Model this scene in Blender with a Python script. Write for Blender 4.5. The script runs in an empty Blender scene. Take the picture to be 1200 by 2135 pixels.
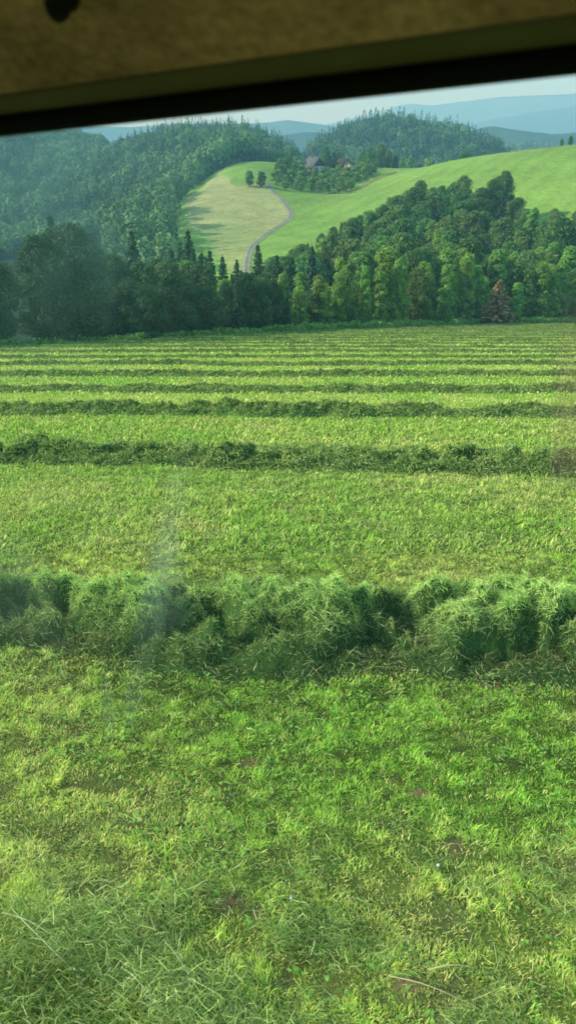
import bpy, math, random
import numpy as np
from math import sin, cos, tan, radians, pi

rng = np.random.default_rng(7)
random.seed(7)
scene = bpy.context.scene
C = scene.collection

# ------------------------------------------------------------------ helpers
def tag(o, label=None, cat=None, group=None, kind=None):
    if label: o['label'] = label
    if cat: o['category'] = cat
    if group: o['group'] = group
    if kind: o['kind'] = kind
    return o

def empty(name, loc=(0, 0, 0), rz=0.0):
    o = bpy.data.objects.new(name, None)
    o.empty_display_size = .3
    C.objects.link(o)
    o.location = loc
    o.rotation_euler = (0, 0, rz)
    return o

def link(name, me, mat=None, parent=None):
    o = bpy.data.objects.new(name, me)
    C.objects.link(o)
    if mat is not None:
        for m in (mat if isinstance(mat, (list, tuple)) else [mat]):
            me.materials.append(m)
    if parent is not None:
        o.parent = parent
    return o

def np_mesh(name, V, faces, col=None, smooth=False, mat_idx=None):
    """faces: list of int arrays, each (n,k) with the same k."""
    me = bpy.data.meshes.new(name)
    V = np.asarray(V, dtype=np.float32)
    me.vertices.add(len(V))
    me.vertices.foreach_set('co', V.ravel())
    nl = sum(f.size for f in faces)
    nf = sum(len(f) for f in faces)
    me.loops.add(nl)
    me.polygons.add(nf)
    li = np.concatenate([f.ravel() for f in faces]).astype(np.int32)
    me.loops.foreach_set('vertex_index', li)
    sz = np.concatenate([np.full(len(f), f.shape[1], dtype=np.int32) for f in faces])
    st = np.concatenate([[0], np.cumsum(sz)[:-1]]).astype(np.int32)
    me.polygons.foreach_set('loop_start', st)
    if mat_idx is not None:
        me.polygons.foreach_set('material_index', np.asarray(mat_idx, dtype=np.int32))
    if smooth:
        me.polygons.foreach_set('use_smooth', np.ones(nf, dtype=bool))
    me.update(calc_edges=True)
    if col is not None:
        a = me.color_attributes.new('Col', 'FLOAT_COLOR', 'POINT')
        c4 = np.ones((len(V), 4), dtype=np.float32)
        c4[:, :3] = col
        a.data.foreach_set('color', c4.ravel())
    return me

def hash2(ix, iy, s):
    h = (ix.astype(np.int64) * 374761393 + iy.astype(np.int64) * 668265263 + s * 974711) & 0x7fffffff
    h = ((h ^ (h >> 13)) * 1274126177) & 0x7fffffff
    h = (h ^ (h >> 16)) & 0xffff
    return h / 65535.0

def vnoise(x, y, s=0):
    x = np.asarray(x, float); y = np.asarray(y, float)
    ix = np.floor(x); iy = np.floor(y)
    fx = x - ix; fy = y - iy
    fx = fx * fx * (3 - 2 * fx); fy = fy * fy * (3 - 2 * fy)
    a = hash2(ix, iy, s); b = hash2(ix + 1, iy, s)
    c = hash2(ix, iy + 1, s); d = hash2(ix + 1, iy + 1, s)
    return (a * (1 - fx) + b * fx) * (1 - fy) + (c * (1 - fx) + d * fx) * fy

def fbm(x, y, s=0, o=4):
    t = 0; amp = .5; n = 0
    for k in range(o):
        t = t + amp * vnoise(x * 2 ** k + 17.3 * k, y * 2 ** k - 9.1 * k, s + k)
        n += amp; amp *= .5
    return t / n

def sstep(a, b, x):
    t = np.clip((x - a) / (b - a), 0, 1)
    return t * t * (3 - 2 * t)

# ------------------------------------------------------------------ camera
F = 1675.0
PITCH = radians(25.6)
SP, CP = sin(PITCH), cos(PITCH)
cam = bpy.data.cameras.new('camera')
camo = bpy.data.objects.new('camera', cam)
C.objects.link(camo)
camo.location = (0, 0, 0)
camo.rotation_euler = (pi / 2 - PITCH, 0, 0)
cam.sensor_fit = 'VERTICAL'
cam.sensor_height = 24.0
cam.lens = F / 2135 * 24.0
cam.clip_start = 0.02
cam.clip_end = 60000
cam.dof.use_dof = True
cam.dof.focus_distance = 14.0
cam.dof.aperture_fstop = cam.lens / 1000 / 0.0034
scene.camera = camo

def vdir(u, v):
    """survey ray: photograph pixel -> horizontal azimuth (x per unit y) and slope"""
    cx = (u - 600) / F; cy = (1067.5 - v) / F
    return cx, CP + cy * SP, -SP + cy * CP

def pt(u, v, D):
    X, Y, Z = vdir(u, v)
    h = math.hypot(X, Y)
    return (X / h * D, Y / h * D, Z / h * D)

def seen_v(x, y, z):
    """survey: height on the photograph of a point"""
    dep = y * CP - z * SP
    up = y * SP + z * CP
    return 1067.5 - F * up / dep, 600 + F * x / dep

# ------------------------------------------------------------------ terrain
SL = tan(radians(11.6))
ZF = -2.55
def border_y(x):
    return np.interp(x, [-120, -60, -22, 0, 40, 90, 200, 400], [-60, 5, 61, 107, 170, 203, 235, 260])

def field_plane(x, y):
    return ZF - SL * y

CP_PX = [  # u, v, horizontal distance: ground points
    (515, 550, 272), (600, 455, 365), (555, 385, 430), (500, 335, 500), (440, 365, 460), (400, 400, 420),
    (385, 455, 370), (345, 500, 330), (560, 350, 470), (480, 400, 425), (470, 480, 345),
    (620, 430, 385), (740, 400, 430), (830, 362, 470), (700, 480, 330), (620, 510, 300), (900, 345, 450),
    (1000, 328, 430), (1100, 315, 420), (1200, 306, 410), (1330, 292, 405), (1150, 420, 340), (1000, 380, 370), (1300, 400, 330),
    (660, 355, 500), (720, 360, 500), (780, 352, 495), (690, 395, 455), (620, 395, 440), (590, 365, 480),
]
CP_Z = [  # u (at horizon), distance, z
    (600, 640, -38), (700, 640, -44), (850, 640, -52), (1000, 600, -48), (1200, 580, -42), (520, 620, -26), (1400, 580, -40),
    (430, 760, -12), (540, 730, -15), (600, 690, -27), (660, 690, -42), (330, 760, -16), (250, 790, -30), (120, 900, -14), (-50, 900, -10), (-250, 900, -5),
    (250, 430, -52), (330, 480, -44), (330, 560, -36), (100, 450, -57), (-100, 450, -57), (200, 600, -46), (50, 650, -48), (-150, 600, -50), (430, 560, -26), (430, 640, -18),
    (800, 1050, -6), (720, 1000, -14), (650, 1000, -36), (900, 1050, -12), (980, 1080, -26), (1060, 1100, -42), (1200, 1100, -48), (1400, 1100, -46), (800, 850, -44), (950, 850, -48),
    (560, 1000, -50), (430, 1000, -40), (240, 1050, -55), (0, 1200, -30), (-250, 1200, -20),
    (300, 1500, -60), (600, 1500, -60), (900, 1500, -60), (1200, 1500, -62), (0, 1500, -60), (1500, 1500, -60), (-300, 1500, -60),
    # valley behind the field edge and the ground the grove stands on
    (0, 110, -30), (300, 150, -36), (500, 165, -40), (620, 210, -45), (800, 225, -44), (1000, 235, -43), (1200, 240, -42), (1400, 240, -42),
    (300, 250, -50), (450, 240, -47), (100, 250, -52), (-150, 250, -52), (-150, 120, -36),
    (700, 265, -42), (850, 290, -39), (1000, 300, -37), (1150, 290, -37), (1350, 280, -38),
]
def hz_pt(u, D):
    X, Y, _ = vdir(u, 265.0)
    h = math.hypot(X, Y)
    return X / h * D, Y / h * D
P = [pt(*q) for q in CP_PX]
for (u, D, z) in CP_Z:
    x, y = hz_pt(u, D)
    P.append((x, y, z))
for bx in (-60, -40, -22, -10, 0, 20, 40, 65, 90, 140, 200):
    by = float(border_y(bx))
    P.append((bx, by - 6, float(field_plane(bx, by - 6)) - .6))
P = np.array(P)
RS = 200.0
def _phi(r2):
    return .5 * r2 * np.log(np.maximum(r2, 1e-12))
def _fit():
    n = len(P)
    A = np.zeros((n + 3, n + 3))
    d = (P[:, None, :2] - P[None, :, :2]) / RS
    A[:n, :n] = _phi((d ** 2).sum(-1)) + np.eye(n) * .004
    A[:n, n] = 1; A[:n, n + 1:n + 3] = P[:, :2] / RS
    A[n:, :n] = A[:n, n:].T
    b = np.zeros(n + 3); b[:n] = P[:, 2]
    return np.linalg.solve(A, b)
W = _fit()

def ground_z(x, y):
    x = np.atleast_1d(np.asarray(x, float)); y = np.atleast_1d(np.asarray(y, float))
    sh = x.shape
    x = x.ravel(); y = y.ravel()
    z = np.empty_like(x)
    n = len(P)
    for i in range(0, len(x), 40000):
        sl = slice(i, i + 40000)
        r2 = ((x[sl, None] - P[None, :, 0]) ** 2 + (y[sl, None] - P[None, :, 1]) ** 2) / RS ** 2
        z[sl] = _phi(r2) @ W[:n] + W[n] + x[sl] / RS * W[n + 1] + y[sl] / RS * W[n + 2]
    z = np.clip(z, -75, 30)
    d = np.hypot(x, y)
    far = -62 + 60 * (fbm(x / 900 + 3.1, y / 900, 31, 4) - .5) - .004 * (d - 1500)
    w = sstep(1250, 1700, d)
    back = sstep(-20, -300, y)
    z = z * (1 - w) + far * w
    z = z * (1 - back) - 20 * back
    z += (fbm(x / 40, y / 40, 5, 3) - .5) * 2.0 * sstep(150, 300, d)
    s = y - border_y(x)
    w = sstep(-8, 14, s)
    pl = field_plane(x, y)
    near_back = sstep(-4, -40, y)
    pl = pl * (1 - near_back) + (ZF - SL * np.maximum(y, -8)) * near_back
    pl = pl + .05 * (fbm(x / 2.2, y / 2.2, 8, 3) - .5) + .10 * (fbm(x / 9, y / 9, 9, 2) - .5)
    z = pl * (1 - w) + z * w
    return z.reshape(sh)

def gz(x, y):
    return float(ground_z(x, y)[0])

def inpoly(x, y, poly):
    poly = np.asarray(poly)
    r = np.zeros(x.shape, bool)
    j = len(poly) - 1
    for i in range(len(poly)):
        xi, yi = poly[i][:2]; xj, yj = poly[j][:2]
        c = ((yi > y) != (yj > y)) & (x < (xj - xi) * (y - yi) / (yj - yi + 1e-12) + xi)
        r ^= c
        j = i
    return r

# lane centre line (surveyed from the photo, laid on the terrain)
LANE_PX = [(513, 562, 262), (515, 545, 276), (524, 518, 296), (540, 497, 315), (566, 476, 340), (593, 462, 357), (606, 452, 368),
           (605, 441, 377), (596, 427, 389), (585, 413, 402), (573, 400, 415), (562, 388, 428), (556, 379, 438)]
LANE = np.array([pt(*q)[:2] for q in LANE_PX])
def smooth_line(L, n=8):
    out = []
    m = len(L)
    for i in range(m - 1):
        p0 = L[max(i - 1, 0)]; p1 = L[i]; p2 = L[i + 1]; p3 = L[min(i + 2, m - 1)]
        for k in range(n):
            t = k / n
            out.append(.5 * ((2 * p1) + (-p0 + p2) * t + (2 * p0 - 5 * p1 + 4 * p2 - p3) * t * t + (-p0 + 3 * p1 - 3 * p2 + p3) * t ** 3))
    out.append(L[-1])
    return np.array(out)
LANE_S = smooth_line(LANE)
TAN = [pt(*q)[:2] for q in [(500, 575, 250), (425, 497, 330), (385, 450, 372), (398, 402, 418), (428, 378, 446), (452, 360, 462)]] \
    + [pt(*q)[:2] for q in [(500, 392, 432), (545, 384, 436)]] + [tuple(q) for q in LANE_S[::-1]]

# ------------------------------------------------------------------ materials
def new_mat(name):
    m = bpy.data.materials.new(name)
    m.use_nodes = True
    nt = m.node_tree
    for n in list(nt.nodes):
        nt.nodes.remove(n)
    out = nt.nodes.new('ShaderNodeOutputMaterial')
    return m, nt, out

def N(nt, t, **kw):
    n = nt.nodes.new(t)
    for k, v in kw.items():
        setattr(n, k, v)
    return n

def leafy(name, trans=.35, rnd=.35, gain=1.0, rough=.6, spec=.15, hue=.03, tint=(1, 1, 1)):
    m, nt, out = new_mat(name)
    L = nt.links.new
    at = N(nt, 'ShaderNodeAttribute', attribute_name='Col')
    oi = N(nt, 'ShaderNodeObjectInfo')
    hsv = N(nt, 'ShaderNodeHueSaturation')
    mr = N(nt, 'ShaderNodeMapRange'); mr.inputs[3].default_value = gain * (1 - rnd); mr.inputs[4].default_value = gain * (1 + rnd)
    L(oi.outputs['Random'], mr.inputs[0]); L(mr.outputs[0], hsv.inputs['Value'])
    ml = N(nt, 'ShaderNodeMath', operation='MULTIPLY'); ml.inputs[1].default_value = 7.31
    fr = N(nt, 'ShaderNodeMath', operation='FRACT')
    mr2 = N(nt, 'ShaderNodeMapRange'); mr2.inputs[3].default_value = .5 - hue; mr2.inputs[4].default_value = .5 + hue
    L(oi.outputs['Random'], ml.inputs[0]); L(ml.outputs[0], fr.inputs[0]); L(fr.outputs[0], mr2.inputs[0]); L(mr2.outputs[0], hsv.inputs['Hue'])
    tn = N(nt, 'ShaderNodeMix', data_type='RGBA', blend_type='MULTIPLY'); tn.inputs[0].default_value = 1
    tn.inputs[7].default_value = (*tint, 1)
    L(at.outputs['Color'], tn.inputs[6]); L(tn.outputs[2], hsv.inputs['Color'])
    p = N(nt, 'ShaderNodeBsdfPrincipled'); p.inputs['Roughness'].default_value = rough; p.inputs['Specular IOR Level'].default_value = spec
    t = N(nt, 'ShaderNodeBsdfTranslucent')
    mx = N(nt, 'ShaderNodeMixShader'); mx.inputs[0].default_value = trans
    tc = N(nt, 'ShaderNodeMix', data_type='RGBA', blend_type='MULTIPLY'); tc.inputs[0].default_value = 1
    tc.inputs[7].default_value = (1.15, 1.1, .55, 1)
    L(hsv.outputs[0], p.inputs['Base Color']); L(hsv.outputs[0], tc.inputs[6]); L(tc.outputs[2], t.inputs['Color'])
    L(p.outputs[0], mx.inputs[1]); L(t.outputs[0], mx.inputs[2]); L(mx.outputs[0], out.inputs[0])
    return m

def plain(name, col, rough=.8, noise=0.0, scale=3.0, col2=None, spec=.3, bump=0.0, vec='Object'):
    m, nt, out = new_mat(name)
    L = nt.links.new
    p = N(nt, 'ShaderNodeBsdfPrincipled'); p.inputs['Roughness'].default_value = rough; p.inputs['Specular IOR Level'].default_value = spec
    p.inputs['Base Color'].default_value = (*col, 1)
    L(p.outputs[0], out.inputs[0])
    if noise or col2:
        tc = N(nt, 'ShaderNodeTexCoord')
        nz = N(nt, 'ShaderNodeTexNoise'); nz.inputs['Scale'].default_value = scale; nz.inputs['Detail'].default_value = 6; nz.inputs['Roughness'].default_value = .65
        L(tc.outputs[vec], nz.inputs['Vector'])
        cr = N(nt, 'ShaderNodeValToRGB')
        c2 = col2 or tuple(c * (1 - noise) for c in col)
        cr.color_ramp.elements[0].position = .35; cr.color_ramp.elements[0].color = (*c2, 1)
        cr.color_ramp.elements[1].position = .65; cr.color_ramp.elements[1].color = (*col, 1)
        L(nz.outputs[0], cr.inputs[0]); L(cr.outputs[0], p.inputs['Base Color'])
        if bump:
            b = N(nt, 'ShaderNodeBump'); b.inputs['Strength'].default_value = bump; b.inputs['Distance'].default_value = .02
            L(nz.outputs[0], b.inputs['Height']); L(b.outputs[0], p.inputs['Normal'])
    return m

def ground_mat():
    m, nt, out = new_mat('meadow_ground')
    L = nt.links.new
    at = N(nt, 'ShaderNodeAttribute', attribute_name='Col')
    tc = N(nt, 'ShaderNodeTexCoord')
    prev = at.outputs['Color']
    for sc, lo, hi in ((7.0, .72, 1.28), (.5, .75, 1.25), (.06, .85, 1.15)):
        nz = N(nt, 'ShaderNodeTexNoise'); nz.inputs['Scale'].default_value = sc; nz.inputs['Detail'].default_value = 5
        nz.inputs['Roughness'].default_value = .7
        L(tc.outputs['Object'], nz.inputs['Vector'])
        mr = N(nt, 'ShaderNodeMapRange'); mr.inputs[1].default_value = .3; mr.inputs[2].default_value = .7
        mr.inputs[3].default_value = lo; mr.inputs[4].default_value = hi
        L(nz.outputs[0], mr.inputs[0])
        mx = N(nt, 'ShaderNodeMix', data_type='RGBA', blend_type='MULTIPLY'); mx.inputs[0].default_value = 1
        L(prev, mx.inputs[6]); L(mr.outputs[0], mx.inputs[7])
        prev = mx.outputs[2]
    p = N(nt, 'ShaderNodeBsdfPrincipled'); p.inputs['Roughness'].default_value = .95; p.inputs['Specular IOR Level'].default_value = .05
    L(prev, p.inputs['Base Color']); L(p.outputs[0], out.inputs[0])
    return m

M_ground = ground_mat()
M_grass = leafy('cut_grass', trans=.40, rnd=0, hue=0, gain=3.4, spec=.05)
M_hay = leafy('wilting_grass', trans=.28, rnd=0, hue=0, gain=2.85, spec=.03)
M_leaf = leafy('leaves', trans=.35, rnd=.25, hue=.03, gain=3.3)
M_leaf_light = leafy('light_leaves', trans=.35, rnd=.16, hue=.025, gain=3.4, tint=(1.08, 1, .8))
M_leaf_shade = leafy('leaves_painted_shade', trans=.3, rnd=.25, hue=.02, gain=2.5)  # darker leaf copy with the left wood's shade put into its colour
M_needle = leafy('needles', trans=.15, rnd=.25, hue=.02, gain=2.8)
M_wood_far = leafy('far_canopy', trans=.25, rnd=0, hue=0, gain=2.2)
M_refl_brown = leafy('reflection_brown', trans=.3, rnd=0, hue=0, gain=3.4)  # brown of the glass reflection, given to the added bush
M_bark = plain('bark', (.10, .075, .055), .95, noise=.5, scale=8)
M_pale_bark = plain('pale_bark', (.30, .28, .24), .9, noise=.5, scale=5)

# ------------------------------------------------------------------ ground sheet
def field_color(x, y):
    """living stubble: bright green, yellow-green and straw patches"""
    g1 = np.array([.108, .188, .024]); g2 = np.array([.165, .212, .043]); g3 = np.array([.225, .220, .088])
    a = fbm(x / 1.7, y / 1.7, 41, 4); b = fbm(x / .45 + 9, y / .45, 43, 3); c = fbm(x / 5, y / 5, 47, 2)
    t = sstep(.35, .65, a * .6 + c * .4)[:, None]
    col = g1 * (1 - t) + g2 * t
    t2 = (sstep(.50, .80, b * .65 + a * .35) * .6)[:, None]
    col = col * (1 - t2) + g3 * t2
    return col

def fpt(u, v):
    """point of the field plane seen at a photo pixel"""
    X, Y, Z = vdir(u, v)
    t = ZF / (Z + SL * Y)
    return X * t, Y * t
BARE = [(*fpt(520, 1585), .07), (*fpt(480, 1872), .07), (*fpt(945, 1755), .07), (*fpt(870, 1648), .07), (*fpt(300, 1920), .06), (*fpt(850, 2045), .06),
        (*fpt(1020, 1425), .10)]

def build_ground():
    az = np.concatenate([np.arange(-180, -30, 5), np.arange(-30, 30, .11), np.arange(30, 180, 5)])
    az = np.radians(az)
    r = [.5]
    while r[-1] < 16000:
        q = r[-1]
        r.append(q * (1.013 if q < 100 or q > 700 else 1.0085) if q > 3 else q + .05)
    r = np.array(r)
    A, R = np.meshgrid(az, r)
    X = R * np.sin(A); Y = R * np.cos(A)
    Z = ground_z(X, Y)
    nA = len(az); nR = len(r)
    V = np.stack([X.ravel(), Y.ravel(), Z.ravel()], 1)
    i = np.arange(nR - 1)[:, None] * nA; j = np.arange(nA)[None, :]
    j2 = (j + 1) % nA
    Fq = np.stack([i + j, i + j2, i + nA + j2, i + nA + j], -1).reshape(-1, 4)
    cen = len(V)
    V = np.vstack([V, [[0, 0, gz(0, 0)]]])
    jj = np.arange(nA)
    Ft = np.stack([np.full(nA, cen), (jj + 1) % nA, jj], 1)
    x, y = V[:, 0], V[:, 1]
    d = np.hypot(x, y)
    fl = field_color(x, y) * 1.6
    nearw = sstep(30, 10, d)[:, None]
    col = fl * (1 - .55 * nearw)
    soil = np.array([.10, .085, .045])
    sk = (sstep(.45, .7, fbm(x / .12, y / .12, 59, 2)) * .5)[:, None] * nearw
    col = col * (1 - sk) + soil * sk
    for (bx, by, br) in BARE:
        k = (sstep(1.25, .7, np.hypot(x - bx, (y - by) * 1.4) / br + .5 * (fbm(x / .05, y / .05, 58, 2) - .5)) * .85)[:, None]
        col = col * (1 - k) + np.array([.24, .165, .085]) * k
    s = y - border_y(x)
    # beyond the field
    forest = np.array([.022, .040, .016])
    beyond = np.tile(forest, (len(V), 1))
    n1 = fbm(x / 30, y / 30, 61, 4); n2 = fbm(x / 8, y / 5, 62, 3)
    pas = np.array([.20, .33, .060]) * (0.75 + .45 * n1)[:, None]
    mow = (.5 + .5 * np.sin((x * .8 - y * .6) / 1.6 + 3 * n1))[:, None]
    pas = pas * (.93 + .12 * mow)
    u_h = x / np.maximum(y, 1)
    pm = (d > 235) & (d < 545) & (u_h + .05 * (n1 - .5) + .02 * (n2 - .5) > -.148)
    beyond[pm] = pas[pm]
    # darker sward over the brow
    tanc = np.array([.37, .375, .15]) * (.72 + .5 * n2)[:, None]
    tg = sstep(.45, .7, n1)[:, None] * .55
    tanc = tanc * (1 - tg) + np.array([.24, .31, .09]) * tg
    tm = inpoly(x + 5 * (fbm(x / 7, y / 7, 64, 3) - .5), y + 9 * (fbm(x / 7, y / 7, 65, 3) - .5), TAN)
    beyond[tm] = tanc[tm]
    # valley floor around the hills
    far = np.where((fbm(x / 260, y / 260, 71, 3) > .54)[:, None], np.array([.10, .16, .05]), forest)
    fm = d > 560
    beyond[fm] = far[fm]
    cl = (np.hypot(x - pt(640, 300, 720)[0], y - pt(640, 300, 720)[1]) < 30) 
    beyond[cl] = np.array([.20, .21, .09])
    w = sstep(-2, 2, s)[:, None]
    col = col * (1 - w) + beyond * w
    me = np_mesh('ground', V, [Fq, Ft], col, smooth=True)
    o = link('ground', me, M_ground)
    tag(o, kind='structure')
    return o
build_ground()

# lane: a strip laid over the ground
def build_lane():
    Ln = smooth_line(LANE, 14)
    t = np.gradient(Ln, axis=0); t /= np.linalg.norm(t, axis=1)[:, None]
    nrm = np.stack([-t[:, 1], t[:, 0]], 1)
    offs = np.array([-1.5, -.95, -.75, -.28, .28, .75, .95, 1.5])
    cols = np.array([[.18, .20, .07], [.32, .33, .20], [.27, .27, .23], [.19, .21, .13], [.19, .21, .13], [.27, .27, .23], [.32, .33, .20], [.18, .20, .07]])
    V = []; Cc = []
    for k, o_ in enumerate(offs):
        q = Ln + nrm * o_
        z = ground_z(q[:, 0], q[:, 1]) + (.22 if 0 < k < 7 else .02)
        V.append(np.column_stack([q, z])); Cc.append(np.tile(cols[k], (len(q), 1)))
    n = len(Ln); V = np.vstack(V); Cc = np.vstack(Cc)
    a = np.arange(n - 1)
    Fq = np.vstack([np.stack([k * n + a, k * n + a + 1, (k + 1) * n + a + 1, (k + 1) * n + a], 1) for k in range(len(offs) - 1)])
    o = link('lane', np_mesh('lane', V, [Fq], Cc, True), M_ground)
    tag(o, kind='structure')
build_lane()

# ------------------------------------------------------------------ blades of grass
def blades(P0, yaw, lean, L, Wd, bend, col, tipcol=None):
    n = len(P0)
    h = np.stack([np.cos(yaw), np.sin(yaw), np.zeros(n)], 1)
    s = np.stack([-np.sin(yaw), np.cos(yaw), np.zeros(n)], 1)
    up = np.array([0, 0, 1.0])
    d1 = h * np.sin(lean)[:, None] + up * np.cos(lean)[:, None]
    l2 = lean + bend
    d2 = h * np.sin(l2)[:, None] + up * np.cos(l2)[:, None]
    mid = P0 + d1 * (L * .55)[:, None]
    tip = mid + d2 * (L * .45)[:, None]
    w = Wd[:, None] * .5
    V = np.stack([P0 - s * w, P0 + s * w, mid - s * w * .8, mid + s * w * .8, tip], 1).reshape(-1, 3)
    b = np.arange(n)[:, None] * 5
    Fq = b + np.array([[0, 1, 3, 2]]); Ft = b + np.array([[2, 3, 4]])
    tc = col if tipcol is None else tipcol
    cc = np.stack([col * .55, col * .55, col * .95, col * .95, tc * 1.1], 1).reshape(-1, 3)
    return V, Fq, Ft, cc

def blades_dir(P0, d1, d2, L, Wd, col):
    n = len(P0)
    d1 = d1 / np.linalg.norm(d1, axis=1)[:, None]; d2 = d2 / np.linalg.norm(d2, axis=1)[:, None]
    s = np.cross(d1, rng.normal(size=(n, 3))); s /= np.maximum(np.linalg.norm(s, axis=1), 1e-6)[:, None]
    mid = P0 + d1 * (L * .5)[:, None]; tip = mid + d2 * (L * .5)[:, None]
    w = Wd[:, None] * .5
    V = np.stack([P0 - s * w, P0 + s * w, mid - s * w * .85, mid + s * w * .85, tip], 1).reshape(-1, 3)
    b = np.arange(n)[:, None] * 5
    cc = np.stack([col * .8, col * .8, col, col, col * 1.1], 1).reshape(-1, 3)
    return V, b + np.array([[0, 1, 3, 2]]), b + np.array([[2, 3, 4]]), cc

def merge_blades(parts):
    V = []; Q = []; T = []; Cc = []; off = 0
    for v, q, t, c in parts:
        V.append(v); Q.append(q + off); T.append(t + off); Cc.append(c); off += len(v)
    return np.vstack(V), np.vstack(Q), np.vstack(T), np.vstack(Cc)

# windrow centre lines: y at x for each row
ROW_Y0 = [1.78, 5.5, 12.4, 18.9, 25.4, 31.6, 38.0, 44.0, 50.3, 56.8, 63.2, 69.6, 76, 82.5, 89, 95.5, 102, 108.5, 115, 121.5, 128, 134.5, 141, 147.5, 154, 161, 168]
def row_y(k, x):
    y0 = ROW_Y0[k]
    slope = [-.05, -.12, -.105, -.015, .01][k] if k < 5 else .0
    return y0 + slope * x + (.25 if k > 1 else .08) * np.sin(x / (2.6 + k) + k) * (.5 + min(k, 6) * .12)

def rnd(n, a, b):
    return rng.uniform(a, b, n)

def build_stubble():
    parts = []
    # bands: y0, y1, blades per m2, min width, length range
    bands = [(1.0, 2.6, 25000, .0037, (.016, .044)), (2.6, 4.4, 19000, .0042, (.018, .046)), (4.4, 7.5, 10000, .0056, (.02, .05)),
             (7.5, 13, 2300, .011, (.04, .09)), (13, 24, 800, .022, (.05, .10)), (24, 48, 210, .045, (.05, .11)), (48, 112, 45, .10, (.06, .12))]
    for y0, y1, dens, w, (la, lb) in bands:
        wid0, wid1 = .44 * y0 + .5, .44 * y1 + .5
        n = int(dens * (wid0 + wid1) * (y1 - y0))
        y = np.sqrt(rnd(n, y0 ** 2, y1 ** 2))
        x = rnd(n, -1, 1) * (.44 * y + .5)
        dn = fbm(x / .16, y / .16, 51, 2) * .6 + fbm(x / .6, y / .6, 52, 2) * .4
        keep = rng.random(n) < np.clip((dn - .12) * 3.2, .3, 1)
        keep &= (y < border_y(x) - .5)
        for kk_, hw_ in ((0, .65), (1, .6)):
            inr = np.abs(y - row_y(kk_, x)) < hw_
            keep &= ~inr | (rng.random(n) < (.75 if kk_ == 0 else .3))
        # bare earth scrapes
        for (bx, by, br) in BARE:
            dd = np.hypot((x - bx), (y - by) * 1.4) / br
            keep &= rng.random(n) < np.clip(.03 + (dd - .8) * 2.2, .03, 1)
        x = x[keep]; y = y[keep]; dn = dn[keep]; n = len(x)
        z = ground_z(x, y)
        tu = vnoise(x / .075, y / .075, 53) * .6 + vnoise(x / .15, y / .15, 54) * .4
        col = field_color(x, y) * rnd(n, .55, 1.4)[:, None] * ((.30 + 1.3 * tu) if y1 < 9 else (.75 + .5 * tu))[:, None]  # low spots darkened: shade between tufts painted into blade colour
        if y1 > 9: col = col * .75 + np.array([.165, .205, .062]) * .25 * rnd(n, .8, 1.2)[:, None] + col * .06
        straw = rng.random(n) < (.10 + .15 * sstep(.5, .7, fbm(x / .8, y / .8, 55, 2)))
        col[straw] = np.array([.33, .30, .12]) * rnd(straw.sum(), .6, 1.25)[:, None]
        L_ = rnd(n, la, lb) * (.25 + 1.5 * tu)
        flow = vnoise(x / .12, y / .12, 57) * 12
        yaw = flow + rng.normal(0, 1.1, n)
        lean = np.abs(rng.normal(.85, .40, n))
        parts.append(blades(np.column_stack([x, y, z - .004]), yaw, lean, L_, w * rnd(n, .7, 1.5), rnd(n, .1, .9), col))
    # loose clippings lying on top
    n = 26000
    y = np.sqrt(rnd(n, 1.2 ** 2, 12.0 ** 2)); x = rnd(n, -1, 1) * (.44 * y + .4)
    k = fbm(x / .5, y / .5, 78, 3) > rnd(n, .3, .6)
    x = x[k]; y = y[k]; n = len(x)
    col = (np.array([.07, .12, .035]) + np.array([.16, .15, .06]) * (rng.random(n) ** 2)[:, None]) * rnd(n, .6, 1.2)[:, None]
    tg = rng.normal(size=(n, 3)); tg[:, 2] *= .25
    parts.append(blades_dir(np.column_stack([x, y, ground_z(x, y) + rnd(n, .02, .05)]), tg, tg + rng.normal(0, .35, (n, 3)) * np.array([1, 1, .4]), rnd(n, .03, .10), np.maximum(.0034, y * .0010) * rnd(n, .7, 1.4), col))
    # clover and plantain leaves low in the sward
    n = 4500
    y = np.sqrt(rnd(n, 1.2 ** 2, 6.0 ** 2)); x = rnd(n, -1, 1) * (.44 * y + .4)
    k = fbm(x / .35, y / .35, 77, 2) > .52
    x = x[k]; y = y[k]; n = len(x)
    col = np.array([.085, .165, .03]) * rnd(n, .7, 1.5)[:, None]
    parts.append(blades(np.column_stack([x, y, ground_z(x, y) + rnd(n, .01, .04)]), rnd(n, 0, 6.28), rnd(n, 1.0, 1.6), rnd(n, .018, .04), rnd(n, .012, .022), rnd(n, 0, .4), col))
    V, Q, T, cc = merge_blades(parts)
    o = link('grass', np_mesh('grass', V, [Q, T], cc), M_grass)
    tag(o, 'short mown yellow green grass stubble between the windrows', 'grass', kind='stuff')

build_stubble()

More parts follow.
